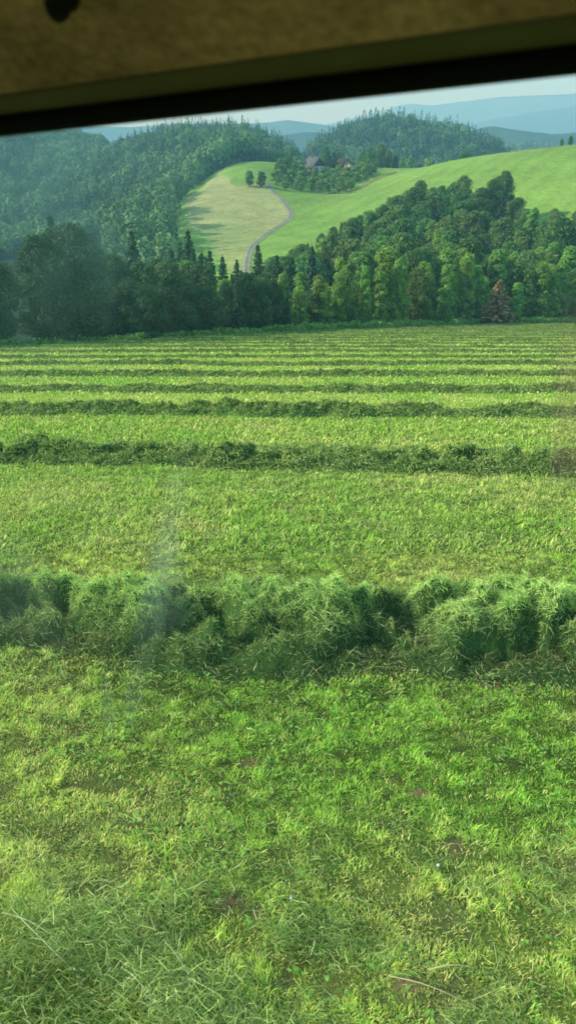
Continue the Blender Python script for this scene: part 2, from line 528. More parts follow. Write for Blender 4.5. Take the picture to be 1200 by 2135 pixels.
# ------------------------------------------------------------------ windrows of cut grass
def build_row(k, label, group):
    y0 = ROW_Y0[k]
    xl, xr = -(.42 * y0 + 2.2), (.42 * y0 + 2.2)
    if y0 > 55:
        xl = float(np.interp(y0 + 3, [61, 107, 170], [-22, 0, 40])) + 1
    wid, hgt = {0: (.95, .07), 1: (1.4, .42), 2: (1.12, .35)}.get(k, (1.0, .29 if k < 4 else .22 if k < 7 else .17))
    # mound
    dx = max(.03, y0 * .0035)
    nx = int((xr - xl) / dx) + 1
    ns = 22
    xs = np.linspace(xl, xr, nx); ss = np.linspace(-1, 1, ns)
    Xg, Sg = np.meshgrid(xs, ss, indexing='ij')
    cs = 1.0 if k <= 2 else 1.4
    def surf(x, s):
        cy = row_y(k, x)
        ww = wid * (.70 + .6 * vnoise(x / .7, x * 0 + k * 3.3, 83))
        cyo = cy + (vnoise(x / .9, x * 0 + k * 7.7, 85) - .5) * .45
        y = cyo + s * ww * .62
        prof = np.clip(1 - np.abs(s) ** 1.7, 0, 1) ** (1.5 if k == 1 else 1.15 if k == 2 else .9)
        big = sstep(.36, .60, fbm(x / (.30 * cs) + k * 3.1 + .35 * np.sin(y * 7), y / (.24 * cs), 87, 3))
        mid_ = fbm(x / .13 + k, y / .12, 88, 3)
        b0 = .02 if k == 1 else .30 if k == 2 else .45
        z = hgt * prof * (b0 + (.85 - b0) * big + (1.05 if k == 1 else .80) * (mid_ - .42)) * (.7 + .6 * vnoise(x / 1.5, x * 0 + 2.2 * k, 90))
        if k == 0: z = z * .5 - .035
        return y, np.maximum(z, -.04) - .015 * (np.abs(s) > .97)
    Yg, Zr = surf(Xg, Sg)
    Zg = ground_z(Xg, Yg) + Zr
    V = np.stack([Xg, Yg, Zg], -1).reshape(-1, 3)
    i = np.arange(nx - 1)[:, None] * ns; j = np.arange(ns - 1)[None, :]
    Fm = np.stack([i + j, i + ns + j, i + ns + j + 1, i + j + 1], -1).reshape(-1, 4)
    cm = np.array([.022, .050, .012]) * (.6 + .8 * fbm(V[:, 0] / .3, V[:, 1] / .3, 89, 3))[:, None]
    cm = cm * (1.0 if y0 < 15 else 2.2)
    # loose stems lying over it, tangled along its surface
    w = max({0: .0032, 1: .0036}.get(k, .005), y0 * (.00105 if k != 1 else .0006))
    La, Lb = {0: (.035, .13), 1: (.025, .095), 2: (.05, .13)}.get(k, (.05, .12) if k < 6 else (.05, .10))
    cover = {0: 2.6, 1: 6.5, 2: 4.4}.get(k, 3.0)
    n = int(cover * (xr - xl) * wid * 1.3 / (w * .5 * (La + Lb) * .5))
    n = min(n, 380000 if k == 1 else 100000)
    x = rnd(n, xl, xr)
    s = rng.normal(0, .66, n)
    if k == 1:
        m_ = rng.random(n) < .20
        s[m_] = rng.normal(0, 1.15, m_.sum())
    if k == 0:
        s = rng.normal(0, .75, n)
        pk = fbm(x / .35, s * 1.4, 93, 2) + .10 * (x < -.2)
        q = rng.random(n) < sstep(.38, .62, pk)
        x = x[q]; s = s[q]
    s = np.clip(s, -2.1, 1.9)
    n = len(x)
    sc_ = np.clip(s, -1, 1)
    y, zr = surf(x, sc_)
    e_ = .03
    _, zx = surf(x + e_, sc_)
    _, zs = surf(x, np.clip(sc_ + .06, -1, 1))
    nx_ = -(zx - zr) / e_; ny_ = -(zs - zr) / (.06 * wid * .62) * (np.abs(sc_) < .94)
    Nn = np.column_stack([nx_, ny_ + SL, np.ones(n)]); Nn[:, :2] = np.clip(Nn[:, :2], -2, 2)
    Nn /= np.linalg.norm(Nn, axis=1)[:, None]
    y = y + (s - sc_) * wid * .62
    z = ground_z(x, y) + zr
    if k == 0: z = z + rnd(n, .045, .095)
    tg = rng.normal(size=(n, 3)); tg[:, 0] *= 1.5; tg -= Nn * (tg * Nn).sum(1)[:, None]
    tg /= np.maximum(np.linalg.norm(tg, axis=1), 1e-6)[:, None]
    d1 = tg + Nn * rng.normal(.24 if k == 1 else .38, .50 if k <= 2 else .4, n)[:, None]
    d2 = tg + Nn * rng.normal(-.05, .45, n)[:, None] + rng.normal(0, .45, (n, 3))
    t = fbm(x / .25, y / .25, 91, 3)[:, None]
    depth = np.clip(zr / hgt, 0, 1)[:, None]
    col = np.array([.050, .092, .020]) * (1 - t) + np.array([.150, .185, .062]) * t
    col = col * rnd(n, .5, 1.5)[:, None] * (.26 + 2.1 * depth ** 1.2 if k == 1 else .82 + .8 * t if k == 0 else .85 + .5 * depth if k < 3 else .98)  # hollows darker, tops lighter: shade and sun painted into stem colour
    pale = rng.random(n) < (.17 if k == 1 else .12)
    col[pale] = np.array([.20, .235, .105]) * rnd(pale.sum(), .6, 1.25)[:, None]
    L_ = rnd(n, La, Lb)
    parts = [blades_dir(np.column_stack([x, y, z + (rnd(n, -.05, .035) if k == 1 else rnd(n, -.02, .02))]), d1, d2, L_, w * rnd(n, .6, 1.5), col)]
    if k <= 1:   # long pale stalks
        m = 130 if k == 0 else 420
        x = rnd(m, xl, xr); s = np.clip(rng.normal(-.1, .6, m), -1.5, 1.3)
        y, zr = surf(x, np.clip(s, -1, 1)); y = y + (s - np.clip(s, -1, 1)) * wid * .62
        col = np.array([.24, .28, .12]) * rnd(m, .55, 1.2)[:, None]
        parts.append(blades(np.column_stack([x, y, ground_z(x, y) + zr + rnd(m, .01, .05)]), rnd(m, 0, 6.28), rnd(m, 1.1, 1.6), rnd(m, .08, .26), rnd(m, .0025, .0045), rnd(m, -.3, .5), col))
    Vb, Q, T, cb = merge_blades(parts)
    off = len(V)
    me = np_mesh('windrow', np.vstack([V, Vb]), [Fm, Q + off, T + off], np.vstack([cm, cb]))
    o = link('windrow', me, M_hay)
    tag(o, label, 'windrow', group)

ordn = ['thin strewn row of cut grass with long pale stems at the very bottom',
        'thickest row of cut grass with dark hollows, closest full row to the window',
        'second full row of cut grass up the field, leaning stems on a high bank',
        'third full row of cut grass, an even bank between two pale stubble strips',
        'fourth full row of cut grass counted from the window',
        'fifth full row of cut grass counted from the window',
        'sixth full row of cut grass counted from the window',
        'seventh full row of cut grass counted from the window',
        'eighth full row of cut grass counted from the window',
        'ninth full row of cut grass counted from the window']
for k in range(len(ROW_Y0)):
    if k < len(ordn):
        build_row(k, ordn[k], 'rows of cut grass')
    else:
        build_row(k, 'thin row of cut grass near the far edge of the field before the trees', 'far rows of cut grass')

# ------------------------------------------------------------------ trees
def leaf_quads(Cn, Nn, size, up_bias=0.0):
    """rhombic leaf-clump faces at Cn facing roughly Nn"""
    n = len(Cn)
    Nn = Nn / np.maximum(np.linalg.norm(Nn, axis=1), 1e-6)[:, None]
    r = rng.normal(size=(n, 3))
    a = np.cross(Nn, r); a /= np.maximum(np.linalg.norm(a, axis=1), 1e-6)[:, None]
    b = np.cross(Nn, a)
    sa = (size * rnd(n, .7, 1.3))[:, None]; sb = (size * rnd(n, .45, .8))[:, None]
    V = np.stack([Cn - a * sa, Cn - b * sb, Cn + a * sa, Cn + b * sb], 1).reshape(-1, 3)
    Fq = np.arange(n)[:, None] * 4 + np.array([[0, 1, 2, 3]])
    return V, Fq

def tube(pts, rad, k=6):
    pts = np.asarray(pts, float); m = len(pts)
    t = np.gradient(pts, axis=0); t /= np.linalg.norm(t, axis=1)[:, None]
    ref = np.array([.37, .91, .18])
    a = np.cross(t, ref); a /= np.linalg.norm(a, axis=1)[:, None]
    b = np.cross(t, a)
    ang = np.arange(k) / k * 2 * pi
    V = pts[:, None, :] + (a[:, None, :] * np.cos(ang)[None, :, None] + b[:, None, :] * np.sin(ang)[None, :, None]) * np.asarray(rad)[:, None, None]
    V = V.reshape(-1, 3)
    i = np.arange(m - 1)[:, None] * k; j = np.arange(k)[None, :]; j2 = (j + 1) % k
    Fq = np.stack([i + j, i + j2, i + k + j2, i + k + j], -1).reshape(-1, 4)
    return V, Fq

def join(parts):
    V = []; Q = []; off = 0
    for v, q in parts:
        V.append(v); Q.append(q + off); off += len(v)
    return np.vstack(V), np.vstack(Q)

def broad_meshes(h, cr, base, nlobe, nleaf, leaf, dark, light, slender=False):
    """trunk + limbs mesh, crown mesh"""
    zc = np.linspace(0, 1, 8)
    wob = rng.normal(0, .015 * h, (8, 2)); wob[0] = 0
    spine = np.column_stack([np.cumsum(wob[:, 0]) * .5, np.cumsum(wob[:, 1]) * .5, zc * h * .9])
    parts = [tube(spine, h * .018 * (1 - zc * .85) + .03)]
    lob = []
    for i in range(nlobe):
        t = (i + rng.random()) / nlobe
        z = h * (base + (1 - base) * t)
        prof = math.sin(pi * min(1, (.12 + .88 * t)) ** (.8 if not slender else .75)) ** .6
        rr = cr * prof * rng.uniform(.35, .85)
        a = i * 2.4 + rng.normal(0, .5)
        lr = cr * rng.uniform(.20, .44) * (.75 + .4 * prof)
        if slender: lr *= .85
        c = np.array([rr * cos(a), rr * sin(a), min(z, h - lr * .7)])
        lob.append((c, lr))
        if i % 2 == 0 or True:
            z0 = max(h * .12, c[2] - rr * .9 - h * .05)
            s0 = np.array([np.interp(z0, spine[:, 2], spine[:, 0]), np.interp(z0, spine[:, 2], spine[:, 1]), z0])
            midp = (s0 + c) / 2 + np.array([0, 0, -.03 * h])
            parts.append(tube([s0, midp, c], [h * .008, h * .005, h * .0025], 4))
    lob.append((np.array([spine[-1, 0], spine[-1, 1], h - cr * .35]), cr * .38))
    wts = np.array([l[1] ** 2 for l in lob]); wts /= wts.sum()
    idx = rng.choice(len(lob), nleaf, p=wts)
    cen = np.array([l[0] for l in lob])[idx]; rad = np.array([l[1] for l in lob])[idx]
    d = rng.normal(size=(nleaf, 3)); d /= np.linalg.norm(d, axis=1)[:, None]
    d[:, 2] = np.where(d[:, 2] < -.4, -d[:, 2], d[:, 2])
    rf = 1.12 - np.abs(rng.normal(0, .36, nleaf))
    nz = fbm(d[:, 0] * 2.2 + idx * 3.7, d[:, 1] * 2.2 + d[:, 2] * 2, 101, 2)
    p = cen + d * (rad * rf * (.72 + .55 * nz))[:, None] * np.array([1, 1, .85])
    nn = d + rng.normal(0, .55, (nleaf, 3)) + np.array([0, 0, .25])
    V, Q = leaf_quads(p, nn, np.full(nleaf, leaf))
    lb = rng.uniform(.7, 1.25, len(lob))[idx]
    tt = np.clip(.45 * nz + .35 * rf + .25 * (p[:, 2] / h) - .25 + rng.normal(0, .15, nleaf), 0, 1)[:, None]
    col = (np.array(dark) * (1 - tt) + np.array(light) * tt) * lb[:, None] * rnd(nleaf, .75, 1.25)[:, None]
    return join(parts), (V, Q, np.repeat(col, 4, axis=0))

def spruce_meshes(h, cr, base, nlev, per, leaf, dark, light):
    zc = np.linspace(0, 1, 6)
    parts = [tube(np.column_stack([zc * 0, zc * 0, zc * h * .98]), h * .014 * (1 - zc) + .02)]
    Pn = []; Nn = []; S = []; Cc = []
    for i in range(nlev):
        t = (i + rng.uniform(0, .6)) / nlev
        z = h * (base + (1 - base) * t)
        bl0 = cr * (1 - t) ** .85 + .05 * cr
        nb = int(6 + 4 * (1 - t))
        for b in range(nb):
            a = b / nb * 2 * pi + i * 1.3 + rng.normal(0, .2)
            bl = bl0 * rng.uniform(.65, 1.12)
            s = np.linspace(.12, 1, per)
            drop = -.28 * bl * s + .22 * bl * s ** 3 * (1 - t) + .5 * bl * s * t * .7
            px = np.cos(a) * bl * s; py = np.sin(a) * bl * s; pz = z + drop
            if b % 2 == 0:
                parts.append(tube(np.column_stack([px, py, pz])[[0, per // 2, per - 1]], [h * .003, h * .002, .01], 3))
            j = rng.normal(0, .12 * bl0 / max(per, 4) * 3, (per, 3))
            q = np.column_stack([px, py, pz]) + j * np.array([1, 1, .6])
            Pn.append(q)
            Nn.append(np.column_stack([np.cos(a) * .5 + rng.normal(0, .5, per), np.sin(a) * .5 + rng.normal(0, .5, per), np.full(per, .8)]))
            S.append(leaf * (1.15 - .55 * s) * (.6 + .5 * (1 - t)))
            br = rng.uniform(.7, 1.25)
            tt = np.clip(s * .8 + rng.normal(0, .15, per), 0, 1)[:, None]
            Cc.append((np.array(dark) * (1 - tt) + np.array(light) * tt) * br)
    # leader shoot
    q = np.column_stack([rng.normal(0, .04, 14), rng.normal(0, .04, 14), np.linspace(h * .93, h * 1.01, 14)])
    Pn.append(q); Nn.append(rng.normal(size=(14, 3))); S.append(np.full(14, leaf * .35)); Cc.append(np.tile(np.array(light), (14, 1)))
    Pn = np.vstack(Pn); Nn = np.vstack(Nn); S = np.concatenate(S); Cc = np.vstack(Cc)
    V, Q = leaf_quads(Pn, Nn, S)
    return join(parts), (V, Q, np.repeat(Cc, 4, axis=0))

PROTO = {}
def proto(key, name, trunkmat, leafmat, meshes, h):
    (tv, tq), (v, q, c) = meshes
    tm = np_mesh('trunk', tv, [tq], None, True); tm.materials.append(trunkmat)
    cm = np_mesh('crown', v, [q], c); cm.materials.append(leafmat)
    PROTO.setdefault(key, []).append((name, tm, cm, h, q))

DK = (.018, .040, .014); LT = (.062, .112, .028)
for i in range(4):
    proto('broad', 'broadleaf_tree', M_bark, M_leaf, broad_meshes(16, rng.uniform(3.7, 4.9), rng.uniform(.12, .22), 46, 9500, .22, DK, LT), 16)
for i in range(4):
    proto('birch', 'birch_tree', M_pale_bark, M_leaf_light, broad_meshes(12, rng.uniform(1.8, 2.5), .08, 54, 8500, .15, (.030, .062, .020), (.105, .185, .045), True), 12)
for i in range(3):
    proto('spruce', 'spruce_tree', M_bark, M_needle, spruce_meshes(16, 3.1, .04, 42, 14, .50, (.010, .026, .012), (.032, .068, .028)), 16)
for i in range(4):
    proto('dense', 'dense_tree', M_bark, M_leaf_shade, broad_meshes(12, 3.8, .06, 28, 13000, .15, (.012, .028, .013), (.040, .080, .030)), 12)
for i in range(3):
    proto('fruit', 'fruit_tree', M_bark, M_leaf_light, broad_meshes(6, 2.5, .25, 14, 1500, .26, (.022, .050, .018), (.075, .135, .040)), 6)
proto('brown_reflection', 'reflection_bush', M_bark, M_refl_brown, spruce_meshes(8, 2.5, .02, 30, 12, .34, (.085, .062, .036), (.20, .125, .075)), 8)

FIRST = {}
NTREE = [0]
def place_tree(key, x, y, h, label, group=None, cat='tree', var=None, wide=1.0, sink=.15, name=None):
    k = int(rng.integers(len(PROTO[key]))) if var is None else var
    nm, tm, cm, h0, _ = PROTO[key][k]
    nm = name or nm
    z = gz(x, y)
    s = h / h0
    rz = rng.uniform(0, 6.28)
    kk = (key, k, nm)
    if kk not in FIRST:
        root = empty(nm, (x, y, z - sink), rz)
        tr = link('trunk', tm, None, root); cr = link('crown', cm, None, root)
        FIRST[kk] = root
    else:
        src = FIRST[kk]
        root = src.copy(); C.objects.link(root)
        for ch in src.children:
            c = ch.copy(); C.objects.link(c); c.parent = root
        for kx in ('label', 'category', 'group'):
            if kx in root: del root[kx]
        root.location = (x, y, z - sink); root.rotation_euler = (0, 0, rz)
    root.scale = (s * wide, s * wide, s)
    tag(root, label, cat, group)
    NTREE[0] += 1
    return root

def env_h(x, y, u_list, v_list, lo, hi):
    """tree height so that the wood keeps the skyline surveyed from the photo"""
    g = gz(x, y)
    u = 600 + F * x / (y * CP - g * SP)
    v = float(np.interp(u, u_list, v_list))
    X, Y, Z = vdir(u, v)
    zt = Z / math.hypot(X, Y) * math.hypot(x, y)
    return min(max(zt - g, lo), hi)

def at_px(u, D):
    X, Y, _ = vdir(u, 500)
    h = math.hypot(X, Y)
    return X / h * D, Y / h * D

# --- dark wood beside the left end of the field
LU = [-400, -200, 0, 60, 150, 200, 240, 300, 350, 385, 420, 460, 500, 530, 560, 600]
LV = [420, 430, 450, 442, 450, 470, 490, 505, 505, 490, 520, 538, 550, 545, 560, 590]
sp = 0
bx = -62.0
row1 = []
x = -58.0
while x < 0:
    yb = float(border_y(x))
    row1.append((x + rng.normal(0, .4), yb + 3.5 + rng.normal(0, .8)))
    x += 2.9 if x > -30 else 4.5
for i, (x, y) in enumerate(row1):
    key = 'dense' if x < -14 else ('spruce' if i % 3 else 'dense')
    h = env_h(x, y, LU, LV, 5.0, 15) * rng.uniform(.80, 1.0)
    place_tree(key, x, y, h, ('dark dense leafy tree in the shaded wood at the left end of the field' if key == 'dense' else 'dark spruce in the shaded wood left of centre, at the field edge'),
               'trees of the shaded wood' if key == 'dense' else 'spruces of the shaded wood', wide=1.05 if key == 'dense' else .85)
for i in range(46):
    x = rng.uniform(-64, 0)
    y = float(border_y(x)) + rng.uniform(9, 42)
    key = 'dense' if (x < -20 and rng.random() < .7) else 'spruce'
    h = env_h(x, y, LU, LV, 6.0, 19) * rng.uniform(.85, 1.02)
    place_tree(key, x, y, h, ('dark dense leafy tree in the shaded wood at the left end of the field' if key == 'dense' else 'dark spruce in the shaded wood left of centre, at the field edge'),
               'trees of the shaded wood' if key == 'dense' else 'spruces of the shaded wood')
# tips standing in front of the tan meadow
for (u, v, D, lab) in [(537, 508, 128, 'tall pointed spruce standing in front of the bend of the lane'),
                       (392, 478, 112, 'broad dark spruce whose tip stands before the tan meadow'),
                       (436, 520, 118, 'short spruce tip just right of the broad dark spruce'),
                       (462, 532, 122, 'smaller spruce between two spruces below the tan meadow'),
                       (492, 540, 122, 'pointed spruce below the foot of the lane'),
                       (415, 530, 100, 'slim spruce in front of the tan meadow edge'),
                       (577, 530, 150, 'spruce right of the tallest pointed spruce'),
                       (275, 478, 100, 'lighter spruce tip rising from the dark wood on the left')]:
    x, y = at_px(u, D)
    y = max(y, float(border_y(x)) + 4)
    X, Y, Z = vdir(u, v)
    zt = Z / math.hypot(X, Y) * math.hypot(x, y)
    place_tree('spruce', x, y, max(6, zt - gz(x, y)), lab, wide=1.0)

for i in range(22):
    x = rng.uniform(-17, 5)
    y = float(border_y(x)) + rng.uniform(3.5, 13)
    h = env_h(x, y, LU, [q + 12 for q in LV], 4.0, 13) * rng.uniform(.72, .98)
    key = ('dense', 'birch', 'dense')[i % 3]
    place_tree(key, x, y, h, {'dense': 'dark bushy tree between the spruces below the lane', 'birch': 'thin paler tree between the spruces below the lane'}[key],
               {'dense': 'bushy trees between the spruces', 'birch': 'thin trees between the spruces'}[key], wide=rng.uniform(.8, 1.1))

# --- light birches and alders along the far edge of the field
RU = [540, 580, 620, 660, 700, 760, 800, 850, 900, 950, 1000, 1050, 1100, 1160, 1200, 1300]
RV = [590, 580, 575, 565, 570, 545, 540, 550, 545, 530, 545, 550, 545, 520, 530, 530]
x = -1.0
while x < 78:
    yb = float(border_y(x))
    y = yb + 5 + rng.normal(0, 1.0)
    h = env_h(x, y, RU, RV, 5, 14) * rng.uniform(.70, 1.10)
    xo = x + rng.normal(0, .5)
    u_here = 600 + F * xo / (y * CP + 40 * SP)
    if not (1015 < u_here < 1085):
        if rng.random() < .28:
            place_tree('broad', xo, y + 1.5, h * rng.uniform(.7, 1.05), 'rounder mid green tree in the front row behind the far edge of the field', 'rounder front row trees along the far field edge', wide=rng.uniform(.75, 1.1))
        else:
            place_tree('birch', xo, y, h, 'light green slender tree in the front row behind the far edge of the field', 'front row trees along the far field edge', wide=rng.uniform(.7, 1.3))
    x += rng.uniform(1.4, 2.4)
for i in range(34):
    x = rng.uniform(0, 82)
    y = float(border_y(x)) + rng.uniform(10, 26)
    h = env_h(x, y, RU, [q - 20 for q in RV], 6, 16) * rng.uniform(.9, 1.08)
    key = 'birch' if rng.random() < .6 else 'broad'
    place_tree(key, x, y, h, 'light green slender tree in the front row behind the far edge of the field' if key == 'birch' else 'mid green broad tree between the front row and the grove',
               'front row trees along the far field edge' if key == 'birch' else 'broad trees behind the front row', wide=rng.uniform(.9, 1.2))
# invented bush standing in for a reddish brown reflection on the glass
x, y = at_px(1052, 176)
place_tree('brown_reflection', x, y, 9.2, 'pointed bush added for a reddish brown glass reflection at the far edge of the field', None, 'reflection_bush', wide=1.6, name='reflection_bush')
x, y = at_px(1092, 177)
place_tree('birch', x, y, 8.6, 'yellowish green tree just right of the bush added for the brown reflection', None, wide=1.2, var=1)

# --- dark grove climbing the pasture
GU = [560, 600, 650, 700, 760, 830, 880, 950, 1040, 1100, 1150, 1200, 1300, 1450]
GV = [535, 525, 500, 468, 440, 402, 378, 368, 360, 415, 438, 440, 440, 440]
cnt = 0
tries = 0
gp = []
while cnt < 135 and tries < 6000:
    tries += 1
    u = rng.uniform(560, 1330); D = rng.uniform(196, 318)
    dmax = np.interp(u, [560, 650, 760, 900, 1050, 1120, 1330], [250, 285, 305, 318, 318, 296, 290])
    if D > dmax: continue
    x, y = at_px(u, D)
    if y < border_y(x) + 20: continue
    if any((x - a) ** 2 + (y - b) ** 2 < 20 for a, b in gp): continue
    gp.append((x, y))
    hmax = env_h(x, y, GU, GV, 4, 24)
    if hmax < 7: continue
    h = min(hmax, rng.uniform(14, 21)) * rng.uniform(.92, 1.04)
    r = rng.random()
    key = 'broad' if r < .74 else ('birch' if r < .86 else 'spruce')
    lab = {'broad': 'dark green broadleaf tree in the grove that climbs the pasture', 'birch': 'paler slender tree inside the dark grove on the pasture', 'spruce': 'dark spruce among the broadleaf trees of the grove'}[key]
    place_tree(key, x, y, h, lab, {'broad': 'broadleaf trees of the grove', 'birch': 'slender trees of the grove', 'spruce': 'spruces of the grove'}[key], wide=rng.uniform(.9, 1.15))
    cnt += 1
for (u, v, D, lab) in [(1040, 356, 312, 'tallest tree on the skyline of the grove'), (868, 376, 304, 'round topped tree at the upper left of the grove'), (955, 366, 312, 'tall tree left of the tallest tree of the grove')]:
    x, y = at_px(u, D)
    X, Y, Z = vdir(u, v)
    zt = Z / math.hypot(X, Y) * D
    place_tree('broad', x, y, zt - gz(x, y), lab, wide=.85)

# --- orchard and trees around the farm
for (u, D, lab) in [(522, 428, 'left of two round dark trees beside the lane'), (546, 426, 'right of two round dark trees beside the lane')]:
    x, y = at_px(u, D); place_tree('broad', x, y, 7.6, lab, wide=1.45)
oc = 0
op = []
tries = 0
while oc < 62 and tries < 3000:
    tries += 1
    u = rng.uniform(575, 770); 
    vlow = np.interp(u, [575, 600, 640, 680, 740, 770], [385, 412, 418, 415, 395, 372])
    D = rng.uniform(425, 492)
    x, y = at_px(u, D); g = gz(x, y)
    v, _ = seen_v(x, y, g)
    if v > vlow or v < 358: continue
    if (632 < u < 672 or 704 < u < 745) and D > 476: continue
    if any((x - a) ** 2 + (y - b) ** 2 < 17 for a, b in op): continue
    op.append((x, y)); oc += 1
    place_tree('fruit', x, y, rng.uniform(4.5, 7.5), 'small round fruit tree in the orchard below the farmhouse', 'orchard trees', wide=rng.uniform(.9, 1.2))
for (u, D, h, key) in [(585, 462, 9, 'broad'), (598, 470, 10, 'broad'), (612, 478, 8, 'broad'), (577, 455, 7, 'broad'), (676, 520, 12, 'broad'), (692, 522, 9, 'broad'), (702, 540, 11, 'broad'),
                       (745, 505, 8, 'broad'), (765, 515, 12, 'broad'), (785, 525, 15, 'broad'), (800, 520, 11, 'broad'), (815, 525, 9, 'broad'), (760, 495, 6, 'fruit'), (830, 540, 12, 'birch'),
                       (845, 560, 17, 'birch'), (862, 560, 13, 'broad'), (880, 570, 19, 'birch'), (748, 525, 10, 'broad'), (655, 482, 5.5, 'spruce'), (605, 500, 8, 'broad')]:
    x, y = at_px(u, D)
    place_tree(key, x, y, h, 'leafy tree standing around the farm buildings', 'trees around the farm', wide=rng.uniform(.95, 1.2))
for (u, D, h, lab) in [(955, 560, 22, 'big lone broadleaf tree standing over the pasture brow'), (1010, 540, 9, 'small bush like tree on the pasture brow'), (1160, 425, 4.2, 'dark bush on the crest of the pasture'),
                       (1143, 424, 3.4, 'low dark bush beside the crest fence'), (1185, 440, 4.5, 'round bush at the end of the crest')]:
    x, y = at_px(u, D)
    place_tree('broad', x, y, h, lab, wide=1.1)

# ------------------------------------------------------------------ undergrowth strip at the far field edge
def build_under():
    n = 26000
    x = rnd(n, -60, 85)
    y = border_y(x) + rnd(n, -1.2, 4.0)
    hh = (.5 + 1.3 * fbm(x / 2.0, y / 2.0, 111, 3)) * sstep(-60, 20, x).clip(.35, 1)
    z = ground_z(x, y) + rng.random(n) ** .7 * hh
    V, Q = leaf_quads(np.column_stack([x, y, z]), np.column_stack([rng.normal(0, .6, n), rng.normal(-.4, .6, n), np.full(n, .6)]), np.full(n, .22))
    t = rng.random(n)[:, None]
    col = np.array([.035, .075, .022]) * (1 - t) + np.array([.095, .165, .045]) * t
    o = link('undergrowth', np_mesh('undergrowth', V, [Q], np.repeat(col, 4, axis=0)), M_grass)
    tag(o, 'low tangled green undergrowth along the far edge of the field', 'undergrowth', kind='stuff')
build_under()

# ------------------------------------------------------------------ far woods on the hills (one mass each)
def far_templates(leafsz):
    tb = []
    for s in range(4):   # broad
        n = 190
        d = rng.normal(size=(n, 3)); d /= np.linalg.norm(d, axis=1)[:, None]; d[:, 2] = np.abs(d[:, 2] * 1.0) - .25
        r = 1 - np.abs(rng.normal(0, .18, n))
        lump = .8 + .45 * vnoise(d[:, 0] * 2 + s * 9, d[:, 1] * 2 + d[:, 2] * 2, 121)
        p = d * (r * lump)[:, None] * np.array([.34, .34, .48]) + np.array([0, 0, .52])
        V, Q = leaf_quads(p, d + rng.normal(0, .4, (n, 3)), np.full(n, leafsz))
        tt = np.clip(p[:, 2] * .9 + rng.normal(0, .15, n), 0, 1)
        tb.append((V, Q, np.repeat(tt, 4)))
    tc = []
    for s in range(3):   # conifer
        n = 130
        t = rng.random(n) ** 1.3
        a = rnd(n, 0, 6.28)
        r = .20 * (1 - t) * (1 - np.abs(rng.normal(0, .2, n))) + .012
        p = np.column_stack([np.cos(a) * r, np.sin(a) * r, .08 + .92 * t])
        V, Q = leaf_quads(p, np.column_stack([np.cos(a), np.sin(a), np.full(n, .7)]) + rng.normal(0, .3, (n, 3)), leafsz * .75 * (1.1 - .7 * t))
        tc.append((V, Q, np.repeat(np.clip(.3 + .5 * rng.random(n), 0, 1), 4)))
    return tb, tc
TB, TC = far_templates(.062)

def build_wood(name, label, poly, spacing, conifer, hr, dark, light, cdark, clight, seed):
    poly = np.array(poly)
    x0, y0 = poly.min(0); x1, y1 = poly.max(0)
    gx, gy = np.meshgrid(np.arange(x0, x1, spacing), np.arange(y0, y1, spacing * 1.15))
    x = gx.ravel() + rnd(gx.size, -.45, .45) * spacing; y = gy.ravel() + rnd(gx.size, -.45, .45) * spacing
    k = inpoly(x, y, poly)
    x = x[k]; y = y[k]; n = len(x)
    z = ground_z(x, y) - .5
    con = rng.random(n) < conifer(x, y)
    hh = rnd(n, *hr) * (.8 + .4 * fbm(x / 30, y / 30, seed, 2))
    hh[con] *= 1.12
    tone = .50 + 1.0 * fbm(x / 45, y / 45, seed + 3, 3) * (.6 + .8 * fbm(x / 14, y / 14, seed + 5, 2)) + rng.normal(0, .12, n)
    Vs = []; Qs = []; Cs = []; off = 0
    rz = rnd(n, 0, 6.28)
    pick = rng.integers(0, 12, n)
    for iscon, T, dk, lt in ((False, TB, dark, light), (True, TC, cdark, clight)):
        for ti in range(len(T)):
            s = np.where((con == iscon) & (pick % len(T) == ti))[0]
            if not len(s): continue
            V, Q, tt = T[ti]
            c, sn = np.cos(rz[s])[:, None], np.sin(rz[s])[:, None]
            wd = (hh[s] * rnd(len(s), .85, 1.2))[:, None]
            X = (V[None, :, 0] * c - V[None, :, 1] * sn) * wd + x[s][:, None]
            Y = (V[None, :, 0] * sn + V[None, :, 1] * c) * wd + y[s][:, None]
            Z = V[None, :, 2] * hh[s][:, None] + z[s][:, None]
            VV = np.stack([X, Y, Z], -1).reshape(-1, 3)
            QQ = (Q[None] + (np.arange(len(s)) * len(V))[:, None, None]).reshape(-1, 4)
            cc = (np.array(dk)[None, None] * (1 - tt)[None, :, None] + np.array(lt)[None, None] * tt[None, :, None]) * tone[s][:, None, None]
            Vs.append(VV); Qs.append(QQ + off); Cs.append(cc.reshape(-1, 3)); off += len(VV)
    o = link(name, np_mesh(name, np.vstack(Vs), [np.vstack(Qs)], np.vstack(Cs)), M_wood_far)
    tag(o, label, 'forest', kind='stuff')
    return n

